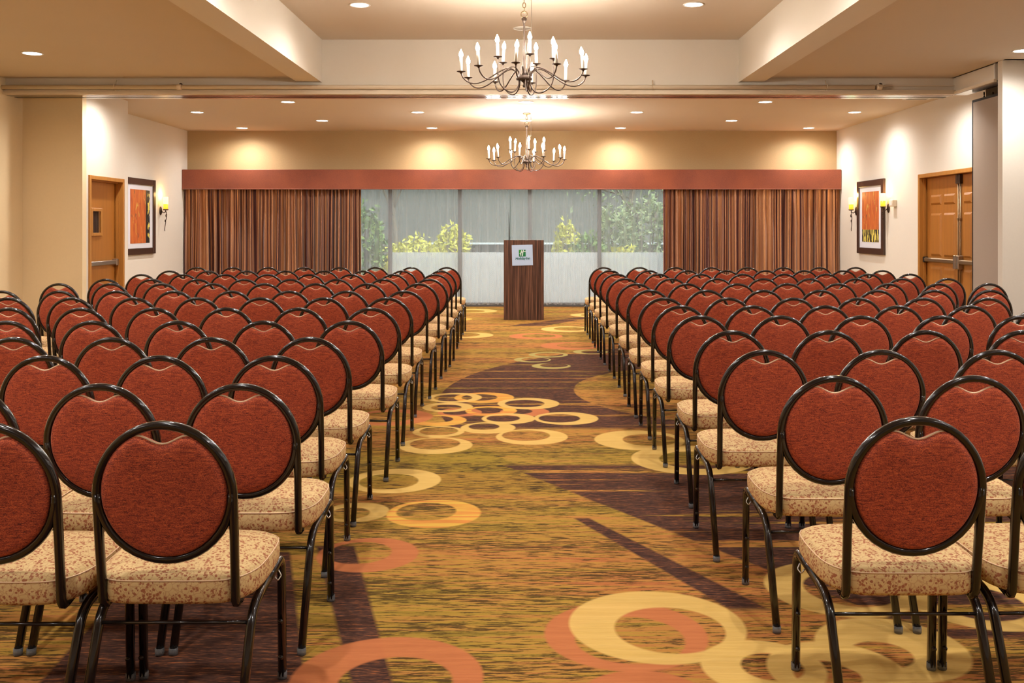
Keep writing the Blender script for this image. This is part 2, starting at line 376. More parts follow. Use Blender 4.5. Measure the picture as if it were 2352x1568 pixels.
# header that carries the folding-partition track
hd = struct(MB().box(FL, 5.09, YH0, YH1, 3.02, ZK).obj('trim_3', M['beam']), 'cream header across the room with the partition track')
MB().box(FL, 5.09, YH0-0.055, YH0, 3.024, 3.052).box(FL, 5.09, YH0-0.075, YH0, 3.0, 3.024).obj('moulding', M['trim'], hd)
MB().box(FL, 5.09, YH0-0.02, YH0, 3.10, 3.112).obj('bead', M['trim'], hd)
MB().box(FL, 5.09, YH0+0.02, YH0+0.13, 2.998, 3.02).box(FL, 5.09, YH0+0.20, YH0+0.30, 2.998, 3.02).obj('track', M['alu'], hd)
MB().box(FL, 5.09, YH0+0.13, YH0+0.20, 3.006, 3.02).obj('track_slot', M['dark'], hd)
sf = struct(MB().box(5.09, 5.25, 10.36, YH0, 3.02, ZC).obj('trim_4', M['beam']), 'short cream soffit over the partition pocket')
MB().box(5.06, 5.09, 10.36, YH0-0.075, 3.0, 3.03).obj('moulding', M['trim'], sf)
MB().box(5.09, 5.25, 10.36, YH0, 2.998, 3.02).obj('track', M['alu'], sf)
MB().box(5.068, 5.088, 10.36, 10.375, 3.03, ZC).obj('edge_strip', M['white_trim'], sf)

# sprinkler-like pipe along the header
pp = MB().tube([(FL, YH0-0.075, 3.083), (4.12, YH0-0.075, 3.083)], 0.027, 12).obj('ceiling_pipe', M['trim'])
tag(pp, 'long cream-painted pipe running along the front of the ceiling header', 'pipe')
for px in (263, 1500, 1899):
    X = (px - VX)*11.32/FPX
    MB().tube([(X, YH0-0.075 + 0.034*math.cos(a), 3.083 + 0.034*math.sin(a)) for a in [PI*k/6 for k in range(-3, 8)]], 0.006, 6).tube([(X, YH0-0.05, 3.11), (X, YH0-0.02, 3.17)], 0.006, 6).obj('pipe_clip', M['trim'], pp)
for px in (412, 2020):
    X = (px - VX)*11.32/FPX
    c = MB().lathe([(0.0,-0.03),(0.033,-0.03),(0.036,-0.02),(0.036,0.02),(0.033,0.03),(0,0.03)], seg=14).obj('coupling', M['trim'], pp, (X, YH0-0.075, 3.083)); c.rotation_euler = (0, R(90), 0)
    MB().lathe([(0,0),(0.016,0),(0.02,0.012),(0.016,0.03),(0,0.034)], seg=12).obj('valve', M['bronze'], c, (-0.03, 0, 0))

# ceiling vent of the rear room
vt = tag(empty('ceiling_vent', (5.26, 12.72, ZB)), 'grey slatted air vent in the rear ceiling by the right wall', 'vent')
MB().box(-0.17, 0.17, -0.24, -0.21, -0.012, 0).box(-0.17, 0.17, 0.21, 0.24, -0.012, 0).box(-0.17, -0.14, -0.21, 0.21, -0.012, 0).box(0.14, 0.17, -0.21, 0.21, -0.012, 0).obj('frame', M['white_trim'], vt)
MB().box(-0.14, 0.14, -0.21, 0.21, -0.002, 0.0).obj('backing', M['dark'], vt)
M['slat'] = mat('grey_vent_slat', (0.30, 0.27, 0.24), 0.5)
for k in range(9): MB().add([(-0.14,-0.2+k*0.046,-0.003),(0.14,-0.2+k*0.046,-0.003),(0.14,-0.17+k*0.046,-0.012),(-0.14,-0.17+k*0.046,-0.012),(-0.14,-0.197+k*0.046,-0.001),(0.14,-0.197+k*0.046,-0.001),(0.14,-0.167+k*0.046,-0.010),(-0.14,-0.167+k*0.046,-0.010)],[(0,1,2,3),(7,6,5,4),(0,4,5,1),(3,2,6,7),(0,3,7,4),(1,5,6,2)]).obj('slat', M['slat'], vt)

# ------------------------------------------------------------------ windows, privacy panels
M['alu_dark'] = mat('grey_window_frame', (0.16, 0.17, 0.18), 0.4, 0.3)
def glass_mat():
    m = bpy.data.materials.new('window_glass'); m.use_nodes = True; n = m.node_tree.nodes; l = m.node_tree.links; n.clear()
    o = n.new('ShaderNodeOutputMaterial'); t = n.new('ShaderNodeBsdfTransparent'); g = n.new('ShaderNodeBsdfGlossy'); x = n.new('ShaderNodeMixShader')
    t.inputs[0].default_value = (0.92, 0.97, 0.96, 1); g.inputs['Roughness'].default_value = 0.03; x.inputs[0].default_value = 0.06
    l.new(t.outputs[0], x.inputs[1]); l.new(g.outputs[0], x.inputs[2]); l.new(x.outputs[0], o.inputs[0]); return m
M['glass'] = glass_mat()
def film_mat(clear):
    m = bpy.data.materials.new('woven_privacy_film'); m.use_nodes = True; t = NT(m); n = t.n; l = t.l
    b = t.b; out = n['Material Output']; x, y, z = t.sep(t.obj())
    u = t.math('MULTIPLY', t.math('ADD', x, z), 13.0); v = t.math('MULTIPLY', t.math('SUBTRACT', x, z), 13.0)
    fu = t.math('FRACT', u); fv = t.math('FRACT', v)
    ck = t.math('MODULO', t.math('ADD', t.math('FLOOR', u), t.math('FLOOR', v)), 2.0)
    ck = t.math('ABSOLUTE', ck)
    a = t.mix(t.step(t.math('ABSOLUTE', t.math('SUBTRACT', t.math('FRACT', t.math('MULTIPLY', fu, 2.0)), 0.5)), 0.36, 0.46), (0.95,0.96,0.96), (0.70,0.72,0.72))
    c = t.mix(t.step(t.math('ABSOLUTE', t.math('SUBTRACT', t.math('FRACT', t.math('MULTIPLY', fv, 2.0)), 0.5)), 0.36, 0.46), (0.95,0.96,0.96), (0.70,0.72,0.72))
    colr = t.mix(ck, a, c)
    t.color(colr); b.inputs['Roughness'].default_value = 0.7
    tr = n.new('ShaderNodeBsdfTranslucent'); l.new(colr, tr.inputs[0]); mx = n.new('ShaderNodeMixShader'); mx.inputs[0].default_value = 0.72
    l.new(b.outputs[0], mx.inputs[1]); l.new(tr.outputs[0], mx.inputs[2])
    tp = n.new('ShaderNodeBsdfTransparent'); m2 = n.new('ShaderNodeMixShader'); m2.inputs[0].default_value = clear
    l.new(mx.outputs[0], m2.inputs[1]); l.new(tp.outputs[0], m2.inputs[2]); l.new(m2.outputs[0], out.inputs[0]); return m
M['film'] = film_mat(0.06); M['film_clear'] = film_mat(0.40)
mull = [-3.71, -2.45, -1.19, 0.07, 1.325, 2.58, 3.83]
for i in range(6):
    a, b = mull[i], mull[i+1]; y0 = YB + 0.06
    f = struct(empty('window_%d' % (i+1), (0, 0, 0)))
    MB().box(a-0.035, a+0.035, y0, y0+0.06, 0, WZ).obj('mullion', M['alu_dark'], f)
    if i == 5: MB().box(b-0.035, b+0.035, y0, y0+0.06, 0, WZ).obj('mullion', M['alu_dark'], f)
    MB().box(a+0.035, b-0.035, y0, y0+0.06, 0, 0.07).obj('bottom_rail', M['alu_dark'], f)
    MB().box(a+0.035, b-0.035, y0, y0+0.06, WZ-0.05, WZ).obj('top_rail', M['alu_dark'], f)
    MB().box(a+0.035, b-0.035, y0+0.025, y0+0.031, 0.07, WZ-0.05).obj('pane', M['glass'], f)
    if 1 <= i <= 4: MB().box(a+0.035, b-0.035, y0+0.010, y0+0.014, 0.07, 0.975).obj('privacy_film', M['film'] if i in (2, 3) else M['film_clear'], f)

# ------------------------------------------------------------------ outside: patio, planting, grey house front
M['paving'] = wall_mat('pale_paving', (0.22, 0.22, 0.21), 0.1, 8)
M['render'] = wall_mat('grey_render', (0.15, 0.15, 0.13), 0.10, 3)
struct(MB().box(-22, 22, YB+0.25, 40, -0.12, -0.02).obj('ground', M['paving']), 'pale paving outside the window')
bl = tag(empty('building', (0, 30, 0)), 'grey rendered house front far outside the window', 'building')
MB().box(-20, 20, 0, 0.4, 0, 6).obj('wall', M['render'], bl)
M['kerb'] = mat('white_kerb', (0.72, 0.74, 0.74), 0.7)
MB().box(-3, 6, -0.5, 0.0, 0.90, 0.95).obj('ledge', M['kerb'], bl)
for x in (-9.5, -6.3, 6.4, 9.6):
    wn = MB().box(x-0.7, x+0.7, -0.03, 0.02, 1.0, 2.6).obj('window_frame', M['kerb'], bl)
    MB().box(x-0.62, x+0.62, -0.04, -0.028, 1.08, 2.52).obj('pane', M['alu_dark'], wn)
def leaf_mat(name, c0, c1):
    m = mat(name, c0, 0.55); t = NT(m); f = t.noise(t.obj(), 9, 2); t.color(t.ramp(f, [(0.35, c0), (0.65, c1)])); return m
M['leaf_y'] = leaf_mat('yellow_leaf', (0.50, 0.48, 0.05), (0.85, 0.78, 0.12))
M['leaf_g'] = leaf_mat('green_leaf', (0.06, 0.15, 0.03), (0.30, 0.45, 0.10))
M['leaf_p'] = leaf_mat('pale_leaf', (0.16, 0.22, 0.09), (0.46, 0.52, 0.26))
M['bark'] = wall_mat('grey_bark', (0.20, 0.16, 0.12), 0.2, 20)
def bush(loc, rx, rz, n, mt, label, seed, ls=0.075):
    rnd = random.Random(seed); r = tag(empty('shrub', loc), label, 'shrub', 'shrubs outside the window')
    b = MB()
    for k in range(n):
        th = rnd.uniform(0, 2*PI); u = rnd.uniform(-0.55, 1); q = rnd.uniform(0.72, 1.05)*(1 + 0.18*math.sin(3*th + seed)*math.cos(2.3*u*3))
        c = Vector((rx*q*math.sqrt(max(0, 1-u*u))*math.cos(th), rx*0.8*q*math.sqrt(max(0, 1-u*u))*math.sin(th), rz*(0.55 + 0.5*u*q)))
        ax = Vector((rnd.uniform(-1, 1), rnd.uniform(-1, 1), rnd.uniform(-0.2, 1))).normalized(); s2 = ax.cross(Vector((rnd.uniform(-1,1), rnd.uniform(-1,1), 0.3))).normalized()
        L = ls*rnd.uniform(0.7, 1.4)
        b.add([c - ax*L, c + s2*L*0.42, c + ax*L, c - s2*L*0.42], [(0,1,2,3)])
    f = b.obj('foliage', mt, r); f['kind'] = 'stuff'
    st = MB()
    for k in range(5):
        a = 2*PI*k/5; st.tube([(0, 0, 0), (rx*0.25*math.cos(a), rx*0.25*math.sin(a), rz*0.5), (rx*0.5*math.cos(a), rx*0.5*math.sin(a), rz*0.9)], 0.018, 5)
    st.obj('stem', M['bark'], r)['kind'] = 'stuff'
    return r
def at(px, d): return (px - VX)*d/FPX
bush((at(955, 21), 21, 0), 0.75, 1.12, 900, M['leaf_y'], 'low yellow-green shrub behind the left part of the sheer curtain', 3)
bush((at(1040, 22.9), 22.9, 0), 0.42, 1.40, 700, M['leaf_y'], 'taller yellow-tipped shrub beside the dark window mullion left of lectern', 5)
bush((at(836, 19.6), 19.6, 0), 0.45, 1.75, 800, M['leaf_g'], 'dark green shrub at the far left edge of the sheer curtain', 8)
bush((at(1300, 22), 22, 0), 0.30, 1.50, 420, M['leaf_y'], 'slim yellowish shrub just right of the lectern outside', 11)
bush((at(1355, 20.5), 20.5, 0), 0.42, 1.22, 600, M['leaf_g'], 'round green shrub left of the right window mullion', 14)
bush((at(1420, 23.4), 23.4, 0), 0.55, 1.85, 900, M['leaf_p'], 'pale green shrub right of the right window mullion', 17)
bush((at(1490, 21.3), 21.3, 0), 0.70, 1.95, 1000, M['leaf_p'], 'large pale green shrub beside the right drape', 19)
bush((at(1432, 19.4), 19.4, 0), 0.50, 0.95, 500, M['leaf_y'], 'low mounded yellow-green shrub in front of the pale green ones', 23)
def tree(loc, h, label, seed, mt):
    rnd = random.Random(seed); r = tag(empty('tree', loc), label, 'tree', 'trees outside the window'); tr = MB(); fo = MB()
    tr.tube(catmull([(0,0,0),(0.05,0,h*0.25),(-0.03,0,h*0.5),(0.1,0,h*0.8)], 4), 0.07, 7)
    br = tr.obj('trunk', M['bark'], r)
    for k in range(7):
        a = rnd.uniform(0, 2*PI); z0 = h*rnd.uniform(0.4, 0.7); e = Vector((math.cos(a)*h*0.32, math.sin(a)*h*0.25, h*rnd.uniform(0.66, 1.0)))
        MB().tube(catmull([(0,0,z0), (e.x*0.5, e.y*0.5, (z0+e.z)*0.5), tuple(e)], 4), 0.026, 6).obj('branch', M['bark'], r)
        for q in range(55):
            c = e + Vector((rnd.gauss(0, 0.32), rnd.gauss(0, 0.32), rnd.gauss(0, 0.28))); ax = Vector((rnd.uniform(-1,1), rnd.uniform(-1,1), rnd.uniform(-1,1))).normalized(); s2 = ax.cross(Vector((0.3, rnd.uniform(-1,1), 1))).normalized()
            L = rnd.uniform(0.05, 0.10); fo.add([c-ax*L, c+s2*L*0.45, c+ax*L, c-s2*L*0.45], [(0,1,2,3)])
    fo.obj('foliage', mt, r)['kind'] = 'stuff'
tree((at(1447, 26), 26, 0), 3.3, 'slender forked tree seen through the right end of the sheer', 31, M['leaf_p'])
tree((at(905, 26), 26, 0), 3.9, 'dark tree seen through the left end of the sheer', 37, M['leaf_g'])

# ------------------------------------------------------------------ valance, drapes, sheers
def rust_fabric():
    m = mat('rust_valance_fabric', (0.42, 0.11, 0.045), 0.55, Sheen_Weight=0.2); t = NT(m); o = t.obj()
    f = t.noise(o, 120, 3, 0.6); g = t.noise(o, 2.2, 2)
    t.color(t.ramp(t.math('ADD', t.math('MULTIPLY', f, 0.5), t.math('MULTIPLY', g, 0.5)), [(0.35, (0.20, 0.042, 0.018)), (0.65, (0.32, 0.076, 0.027))])); t.bump(f, 0.2, 0.002); return m
M['rust'] = rust_fabric()
vl = tag(empty('curtain_valance', (0, YB, 0)), 'long rust fabric box valance above the window', 'valance')
MB().cbox(BL+0.005, BR-0.005, -0.28, -0.24, 2.096, 2.448, 0.006).obj('front_board', M['rust'], vl)
MB().box(BL+0.005, BR-0.005, -0.24, -0.001, 2.43, 2.448).obj('top_board', M['rust'], vl)
MB().tube([(BL+0.006, -0.281, 2.102), (BR-0.006, -0.281, 2.102)], 0.006, 6).obj('welt', M['rust'], vl)
MB().tube([(BL+0.02, -0.16, 2.12), (BR-0.02, -0.16, 2.12)], 0.012, 8).obj('curtain_rail', M['alu'], vl)

def drape_mat(name, seed):
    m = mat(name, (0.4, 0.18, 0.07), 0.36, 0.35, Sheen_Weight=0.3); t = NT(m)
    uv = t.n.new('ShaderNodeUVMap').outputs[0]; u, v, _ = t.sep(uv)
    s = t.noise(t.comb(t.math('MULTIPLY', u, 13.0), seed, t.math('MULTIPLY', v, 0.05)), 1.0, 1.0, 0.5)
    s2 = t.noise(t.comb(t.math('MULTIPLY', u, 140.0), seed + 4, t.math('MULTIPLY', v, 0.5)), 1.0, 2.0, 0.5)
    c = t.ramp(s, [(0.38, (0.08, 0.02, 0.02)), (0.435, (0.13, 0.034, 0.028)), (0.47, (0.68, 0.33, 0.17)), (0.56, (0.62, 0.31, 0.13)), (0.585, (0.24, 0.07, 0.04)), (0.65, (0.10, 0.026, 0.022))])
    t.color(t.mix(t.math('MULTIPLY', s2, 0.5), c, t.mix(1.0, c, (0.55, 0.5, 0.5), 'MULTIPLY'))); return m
M['drape'] = drape_mat('copper_striped_satin', 2.0)
def pleated(name, x0, x1, yc, z0, z1, period, amp, mt, seed, nz=14, per=10, gather=0.35, flare=0.0, parent=None, irregular=0.35, p_end=None, sharp=1.0):
    """hanging cloth: pleats of changing width, tight at the top and opening towards the hem"""
    rnd = random.Random(seed); ph = [0.0]; xs = [x0]
    pe = p_end or period; n = max(2, int(2*(x1-x0)/(period+pe)))
    ws = [(period + (pe-period)*i/(n-1))*rnd.uniform(1-irregular, 1+irregular) for i in range(n)]; k = (x1-x0)/sum(ws); ws = [w*k for w in ws]
    am = [rnd.uniform(0.6, 1.25) for _ in range(n+1)]; dr = [rnd.uniform(-0.5, 0.5)*period for _ in range(n+1)]; sk = [rnd.uniform(0.25, 0.55) for _ in range(n+1)]
    cols = []; x = x0; s = 0.0
    for i in range(n):
        for q in range(per): cols.append((i, q/per, x + ws[i]*q/per))
        x += ws[i]
    cols.append((n-1, 1.0, x1)); vs = []; uvs = []; fs = []; m = nz + 1
    arc = 0.0; px = None
    for (i, t, xx) in cols:
        a = am[i]*(1-t) + am[i+1]*t; d = dr[i]*(1-t) + dr[i+1]*t; e = sk[i]
        w = (math.tanh(sharp*(math.sin(2*PI*t) + 0.25)) - 0.1)*0.9 + 0.12*math.sin(4*PI*t + 6*e)
        col = []
        for j in range(m):
            f = j/nz; op = 1 - f                                # f = 1 at the top
            A = amp*a*(1 - gather*f**3) * (1 + 0.12*math.sin(5*f + i*1.7))
            sway = d*(op**1.5)*0.55
            edge = min(1.0, (xx-x0)/0.06, (x1-xx)/0.06) if x1 - x0 > 0.2 else 1
            xo = xx + sway*max(0, edge) + e*ws[i]*0.34*math.cos(2*PI*t)*max(0, edge)
            col.append((xo, yc - A*w + 0.006*math.sin(9*f + i), z0 + (z1-z0)*f + (0.012*flare*math.sin(2*PI*t + i) if j == 0 else 0)))
        if px is not None: arc += math.hypot(col[0][0]-px[0], col[0][1]-px[1])
        px = col[0]; vs += col; uvs += [(arc, j/nz) for j in range(m)]
    for c in range(len(cols)-1):
        for j in range(nz): fs.append((c*m+j, (c+1)*m+j, (c+1)*m+j+1, c*m+j+1))
    me = bpy.data.meshes.new(name); me.from_pydata(vs, [], fs); me.polygons.foreach_set('use_smooth', [True]*len(fs))
    ul = me.uv_layers.new(name='UVMap')
    for p in me.polygons:
        for li, vi in zip(p.loop_indices, p.vertices): ul.data[li].uv = uvs[vi]
    me.materials.append(mt); return link(name, me, parent)
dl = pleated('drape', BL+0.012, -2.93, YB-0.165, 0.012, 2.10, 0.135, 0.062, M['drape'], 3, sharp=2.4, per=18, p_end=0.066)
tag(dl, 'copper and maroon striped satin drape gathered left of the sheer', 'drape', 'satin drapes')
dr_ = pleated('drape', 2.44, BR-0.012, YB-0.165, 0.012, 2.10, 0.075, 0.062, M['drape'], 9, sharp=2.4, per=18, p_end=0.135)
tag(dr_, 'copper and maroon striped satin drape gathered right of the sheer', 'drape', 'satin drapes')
def sheer_mat():
    m = bpy.data.materials.new('white_sheer_voile'); m.use_nodes = True; t = NT(m); n = t.n; l = t.l; n.remove(t.b)
    out = n['Material Output']; d = n.new('ShaderNodeBsdfDiffuse'); tl = n.new('ShaderNodeBsdfTranslucent'); tp = n.new('ShaderNodeBsdfTransparent')
    c = (0.74, 0.76, 0.78, 1); d.inputs[0].default_value = c; tl.inputs[0].default_value = c
    a = n.new('ShaderNodeMixShader'); a.inputs[0].default_value = 0.5; l.new(d.outputs[0], a.inputs[1]); l.new(tl.outputs[0], a.inputs[2])
    lw = n.new('ShaderNodeLayerWeight'); lw.inputs[0].default_value = 0.35
    f = t.step(lw.outputs['Facing'], -0.42, 1.05)
    b = n.new('ShaderNodeMixShader'); l.new(f, b.inputs[0]); l.new(tp.outputs[0], b.inputs[1]); l.new(a.outputs[0], b.inputs[2]); l.new(b.outputs[0], out.inputs[0]); return m
M['sheer'] = sheer_mat()
s1 = pleated('sheer_curtain', -2.98, -0.29, YB-0.042, 0.045, 2.12, 0.15, 0.026, M['sheer'], 21, 8, 10, 0.2, 1.0)
tag(s1, 'white translucent sheer curtain covering the window left of the lectern', 'sheer', 'sheer curtains')
s2 = pleated('sheer_curtain', -0.27, 2.50, YB-0.042, 0.045, 2.12, 0.15, 0.026, M['sheer'], 27, 8, 10, 0.2, 1.0)
tag(s2, 'white translucent sheer curtain covering the window behind and right of lectern', 'sheer', 'sheer curtains')

# ------------------------------------------------------------------ doors
d1 = struct(empty('door_1', (-5.46, (D1a+D1b)/2, 0), R(90)), 'orange brown door with a small wired window in the left wall')
hw = (D1b-D1a)/2
for s in (-1, 1):
    MB().cbox(min(s*hw, s*(hw-0.05)), max(s*hw, s*(hw-0.05)), -0.02, 0.15, 0, D1z, 0.004).box(min(s*(hw-0.05), s*(hw-0.065)), max(s*(hw-0.05), s*(hw-0.065)), 0.04, 0.08, 0, D1z-0.05).obj('jamb', M['door_frame'], d1)
MB().cbox(-hw+0.05, hw-0.05, -0.02, 0.15, D1z-0.05, D1z, 0.004).box(-hw+0.05, hw-0.05, 0.04, 0.08, D1z-0.065, D1z-0.05).obj('head', M['door_frame'], d1)
vx0, vx1, vz0, vz1 = -0.235, 0.02, 1.345, 1.645
lf = MB().box(-hw+0.052, vx0, 0.09, 0.135, 0.01, D1z-0.053).box(vx1, hw-0.052, 0.09, 0.135, 0.01, D1z-0.053).box(vx0, vx1, 0.09, 0.135, 0.01, vz0).box(vx0, vx1, 0.09, 0.135, vz1, D1z-0.053).obj('leaf', M['door'], d1)
MB().cbox(vx0-0.03, vx0+0.012, 0.072, 0.10, vz0-0.03, vz1+0.03).cbox(vx1-0.012, vx1+0.03, 0.072, 0.10, vz0-0.03, vz1+0.03).cbox(vx0+0.012, vx1-0.012, 0.072, 0.10, vz0-0.03, vz0+0.012).cbox(vx0+0.012, vx1-0.012, 0.072, 0.10, vz1-0.012, vz1+0.03).obj('vision_frame', M['door_frame'], lf)
def wired():
    m = mat('dark_wired_glass', (0.02, 0.018, 0.018), 0.12); t = NT(m); x, y, z = t.sep(t.obj())
    a = t.math('ABSOLUTE', t.math('SUBTRACT', t.math('FRACT', t.math('MULTIPLY', t.math('ADD', x, z), 60)), 0.5)); b = t.math('ABSOLUTE', t.math('SUBTRACT', t.math('FRACT', t.math('MULTIPLY', t.math('SUBTRACT', x, z), 60)), 0.5))
    t.color(t.mix(t.step(t.math('MAXIMUM', a, b), 0.40, 0.47), (0.018, 0.015, 0.015), (0.11, 0.08, 0.07))); return m
M['wired'] = wired()
MB().box(vx0+0.012, vx1-0.012, 0.105, 0.111, vz0+0.012, vz1-0.012).obj('pane', M['wired'], lf)
MB().cbox(-hw+0.10, hw-0.10, 0.035, 0.07, 0.93, 0.99, 0.008).obj('panic_bar', M['steel'], lf)
MB().cbox(-hw+0.07, -hw+0.12, 0.03, 0.09, 0.92, 1.0, 0.006).obj('bar_end', M['black'], lf)
MB().cbox(hw-0.14, hw-0.07, 0.03, 0.09, 0.915, 1.005, 0.006).obj('bar_head', M['steel'], lf)

d2 = struct(empty('door_2', (BR, (D2a+D2b)/2, 0), R(-90)), 'orange brown double doors with push bars in the right wall')
hw = (D2b-D2a)/2
for s in (-1, 1):
    MB().cbox(min(s*hw, s*(hw-0.055)), max(s*hw, s*(hw-0.055)), -0.025, 0.17, 0, D2z, 0.004).box(min(s*(hw-0.055), s*(hw-0.075)), max(s*(hw-0.055), s*(hw-0.075)), 0.03, 0.06, 0, D2z-0.055).obj('jamb', M['door_frame'], d2)
MB().cbox(-hw+0.055, hw-0.055, -0.025, 0.17, D2z-0.055, D2z, 0.004).obj('head', M['door_frame'], d2)
lw_ = hw - 0.058
mid = (D2a+D2b)/2 - 12.47          # local x of the meeting line
def raised(leaf, x0, x1, z0, z1, y=0.08):
    c = 0.028; MB().add([(x0,y,z0),(x1,y,z0),(x1,y,z1),(x0,y,z1),(x0+c,y-0.016,z0+c),(x1-c,y-0.016,z0+c),(x1-c,y-0.016,z1-c),(x0+c,y-0.016,z1-c)],[(0,1,5,4),(1,2,6,5),(2,3,7,6),(3,0,4,7),(4,5,6,7)]).obj('raised_panel', M['door'], leaf)
for (a, b) in ((-lw_, mid-0.002), (mid+0.002, lw_)):
    lf = MB().cbox(a, b, 0.08, 0.125, 0.01, D2z-0.058, 0.003).obj('leaf', M['door'], d2)
    w2 = (b-a)
    for (z0, z1) in ((1.735, 1.875), (1.03, 1.62), (0.18, 0.88)):
        for (fa, fb) in ((0.14, 0.46), (0.54, 0.86)): raised(lf, a + w2*fa, a + w2*fb, z0, z1)
    s = -1 if a < mid - 0.1 else 1
    e = mid + s*0.05
    MB().cbox(min(e, e + s*(w2-0.10)), max(e, e + s*(w2-0.10)), 0.015, 0.055, 0.945, 1.005, 0.012).obj('panic_bar', M['bar'], lf)
    MB().cbox(min(e-s*0.04, e+s*0.03), max(e-s*0.04, e+s*0.03), 0.01, 0.08, 0.88, 1.06, 0.008).obj('bar_case', M['steel'], lf)
    MB().cbox(min(e+s*(w2-0.10), e+s*(w2-0.06)), max(e+s*(w2-0.10), e+s*(w2-0.06)), 0.012, 0.08, 0.935, 1.015, 0.008).obj('bar_end', M['black'], lf)
    MB().tube([(mid + s*0.03, 0.062, 0.05), (mid + s*0.03, 0.062, D2z-0.12)], 0.009, 8).obj('vertical_rod', M['bar'], lf)
    MB().cbox(min(mid+s*0.005, mid+s*0.06), max(mid+s*0.005, mid+s*0.06), 0.035, 0.08, D2z-0.18, D2z-0.06, 0.006).obj('top_latch', M['bronze'], lf)
    MB().cbox(mid+s*0.03-0.016, mid+s*0.03+0.016, 0.048, 0.08, 1.52, 1.55, 0.004).obj('rod_guide', M['bar'], lf)

# folded partition panels in the right pocket
def panel_fab():
    m = mat('grey_beige_panel_fabric', (0.42, 0.34, 0.28), 0.85); t = NT(m); f = t.noise(t.obj(), 160, 3, 0.7); t.color(t.mix(f, (0.34, 0.265, 0.21), (0.52, 0.42, 0.34))); t.bump(f, 0.3, 0.002); return m
M['panel'] = panel_fab()
for k in range(3):
    x = 5.36 + 0.105*k
    p = tag(empty('partition_panel', (x, 11.5, 0)), ('grey-beige fabric folding partition panel beside the right double doors', 'second folded partition panel tucked behind the fabric panel in the pocket', 'innermost folded partition panel at the back of the wall pocket')[k], 'partition', 'folded partition panels')
    MB().box(0, 0.09, -1.15, -0.02, 0.03, 2.92).obj('panel', M['panel'], p)
    MB().cbox(-0.004, 0.094, -0.02, 0.0, 0.0, 2.95, 0.003).obj('edge_post', M['dark'], p)
    MB().box(0.0, 0.09, -1.15, -0.02, 0.0, 0.03).obj('bottom_seal', M['dark'], p)
    MB().box(0.0, 0.09, -1.15, -0.02, 2.92, 2.95).obj('top_seal', M['dark'], p)
    MB().tube([(0.045, -0.2, 2.95), (0.045, -0.2, 3.02)], 0.01, 6).obj('hanger', M['alu'], p)

# ------------------------------------------------------------------ pictures
def art_mat(name, kind):
    m = mat(name, (0.5, 0.15, 0.04), 0.6); t = NT(m); x, y, z = t.sep(t.obj())
    f = t.noise(t.comb(t.math('MULTIPLY', x, 16), 2.0, t.math('MULTIPLY', z, 2.2)), 1.0, 4, 0.6); g = t.noise(t.comb(t.math('MULTIPLY', x, 9), 7.0, t.math('MULTIPLY', z, 3.5)), 1.0, 3, 0.6, 0.6)
    c = t.ramp(f, [(0.30, (0.30, 0.045, 0.02)), (0.45, (0.55, 0.12, 0.025)), (0.6, (0.62, 0.17, 0.03)), (0.72, (0.45, 0.09, 0.02))])
    c = t.mix(t.step(g, 0.60, 0.64), c, (0.62, 0.36, 0.08)); c = t.mix(t.math('MULTIPLY', t.step(g, 0.40, 0.34), 0.75), c, (0.08, 0.06, 0.045))
    h = t.noise(t.comb(t.math('MULTIPLY', x, 22 if kind else 14), 5.0, t.math('MULTIPLY', z, 5 if kind else 11)), 1.0, 2, 0.5, 0.4)
    b = t.mix(t.step(h, 0.50, 0.53), (0.015, 0.012, 0.012), (0.78, 0.66, 0.13))
    if kind == 0: msk = t.step(x, 0.215, 0.22); b = t.mix(t.step(t.math('ABSOLUTE', t.math('SUBTRACT', x, 0.33)), 0.05, 0.03), (0.015, 0.012, 0.012), b)
    else: msk = t.step(z, -0.20, -0.205)
    t.color(t.mix(msk, c, b)); return m
M['pic_frame'] = wood_door('dark_walnut_frame', (0.055, 0.026, 0.017))
M['mat_board'] = mat('pale_mat_board', (0.74, 0.74, 0.80), 0.8)
def picture(loc, rz, kind, label, art):
    r = tag(empty('framed_picture', loc, rz), label, 'picture', 'framed abstract pictures'); h = 0.595; fw = 0.098
    fr = MB().cbox(-h, -h+fw, -0.04, -0.001, -h, h).cbox(h-fw, h, -0.04, -0.001, -h, h).cbox(-h+fw, h-fw, -0.04, -0.001, -h, -h+fw).cbox(-h+fw, h-fw, -0.04, -0.001, h-fw, h)
    fr.obj('frame', M['pic_frame'], r)
    MB().box(-h+fw, h-fw, -0.022, -0.004, -h+fw, h-fw).obj('mat_board', M['mat_board'], r)
    MB().box(-art[0], art[0], -0.025, -0.022, art[1], art[2]).obj('print', art_mat('abstract_print_%d' % kind, kind), r)
picture((BL, 15.04, 1.597), R(90), 0, 'square dark-framed abstract with a black right-hand band, on the left wall', (0.378, -0.42, 0.42))
picture((BR, 15.455, 1.592), R(-90), 1, 'square dark-framed abstract with a black lower band, on the right wall', (0.372, -0.40, 0.41))

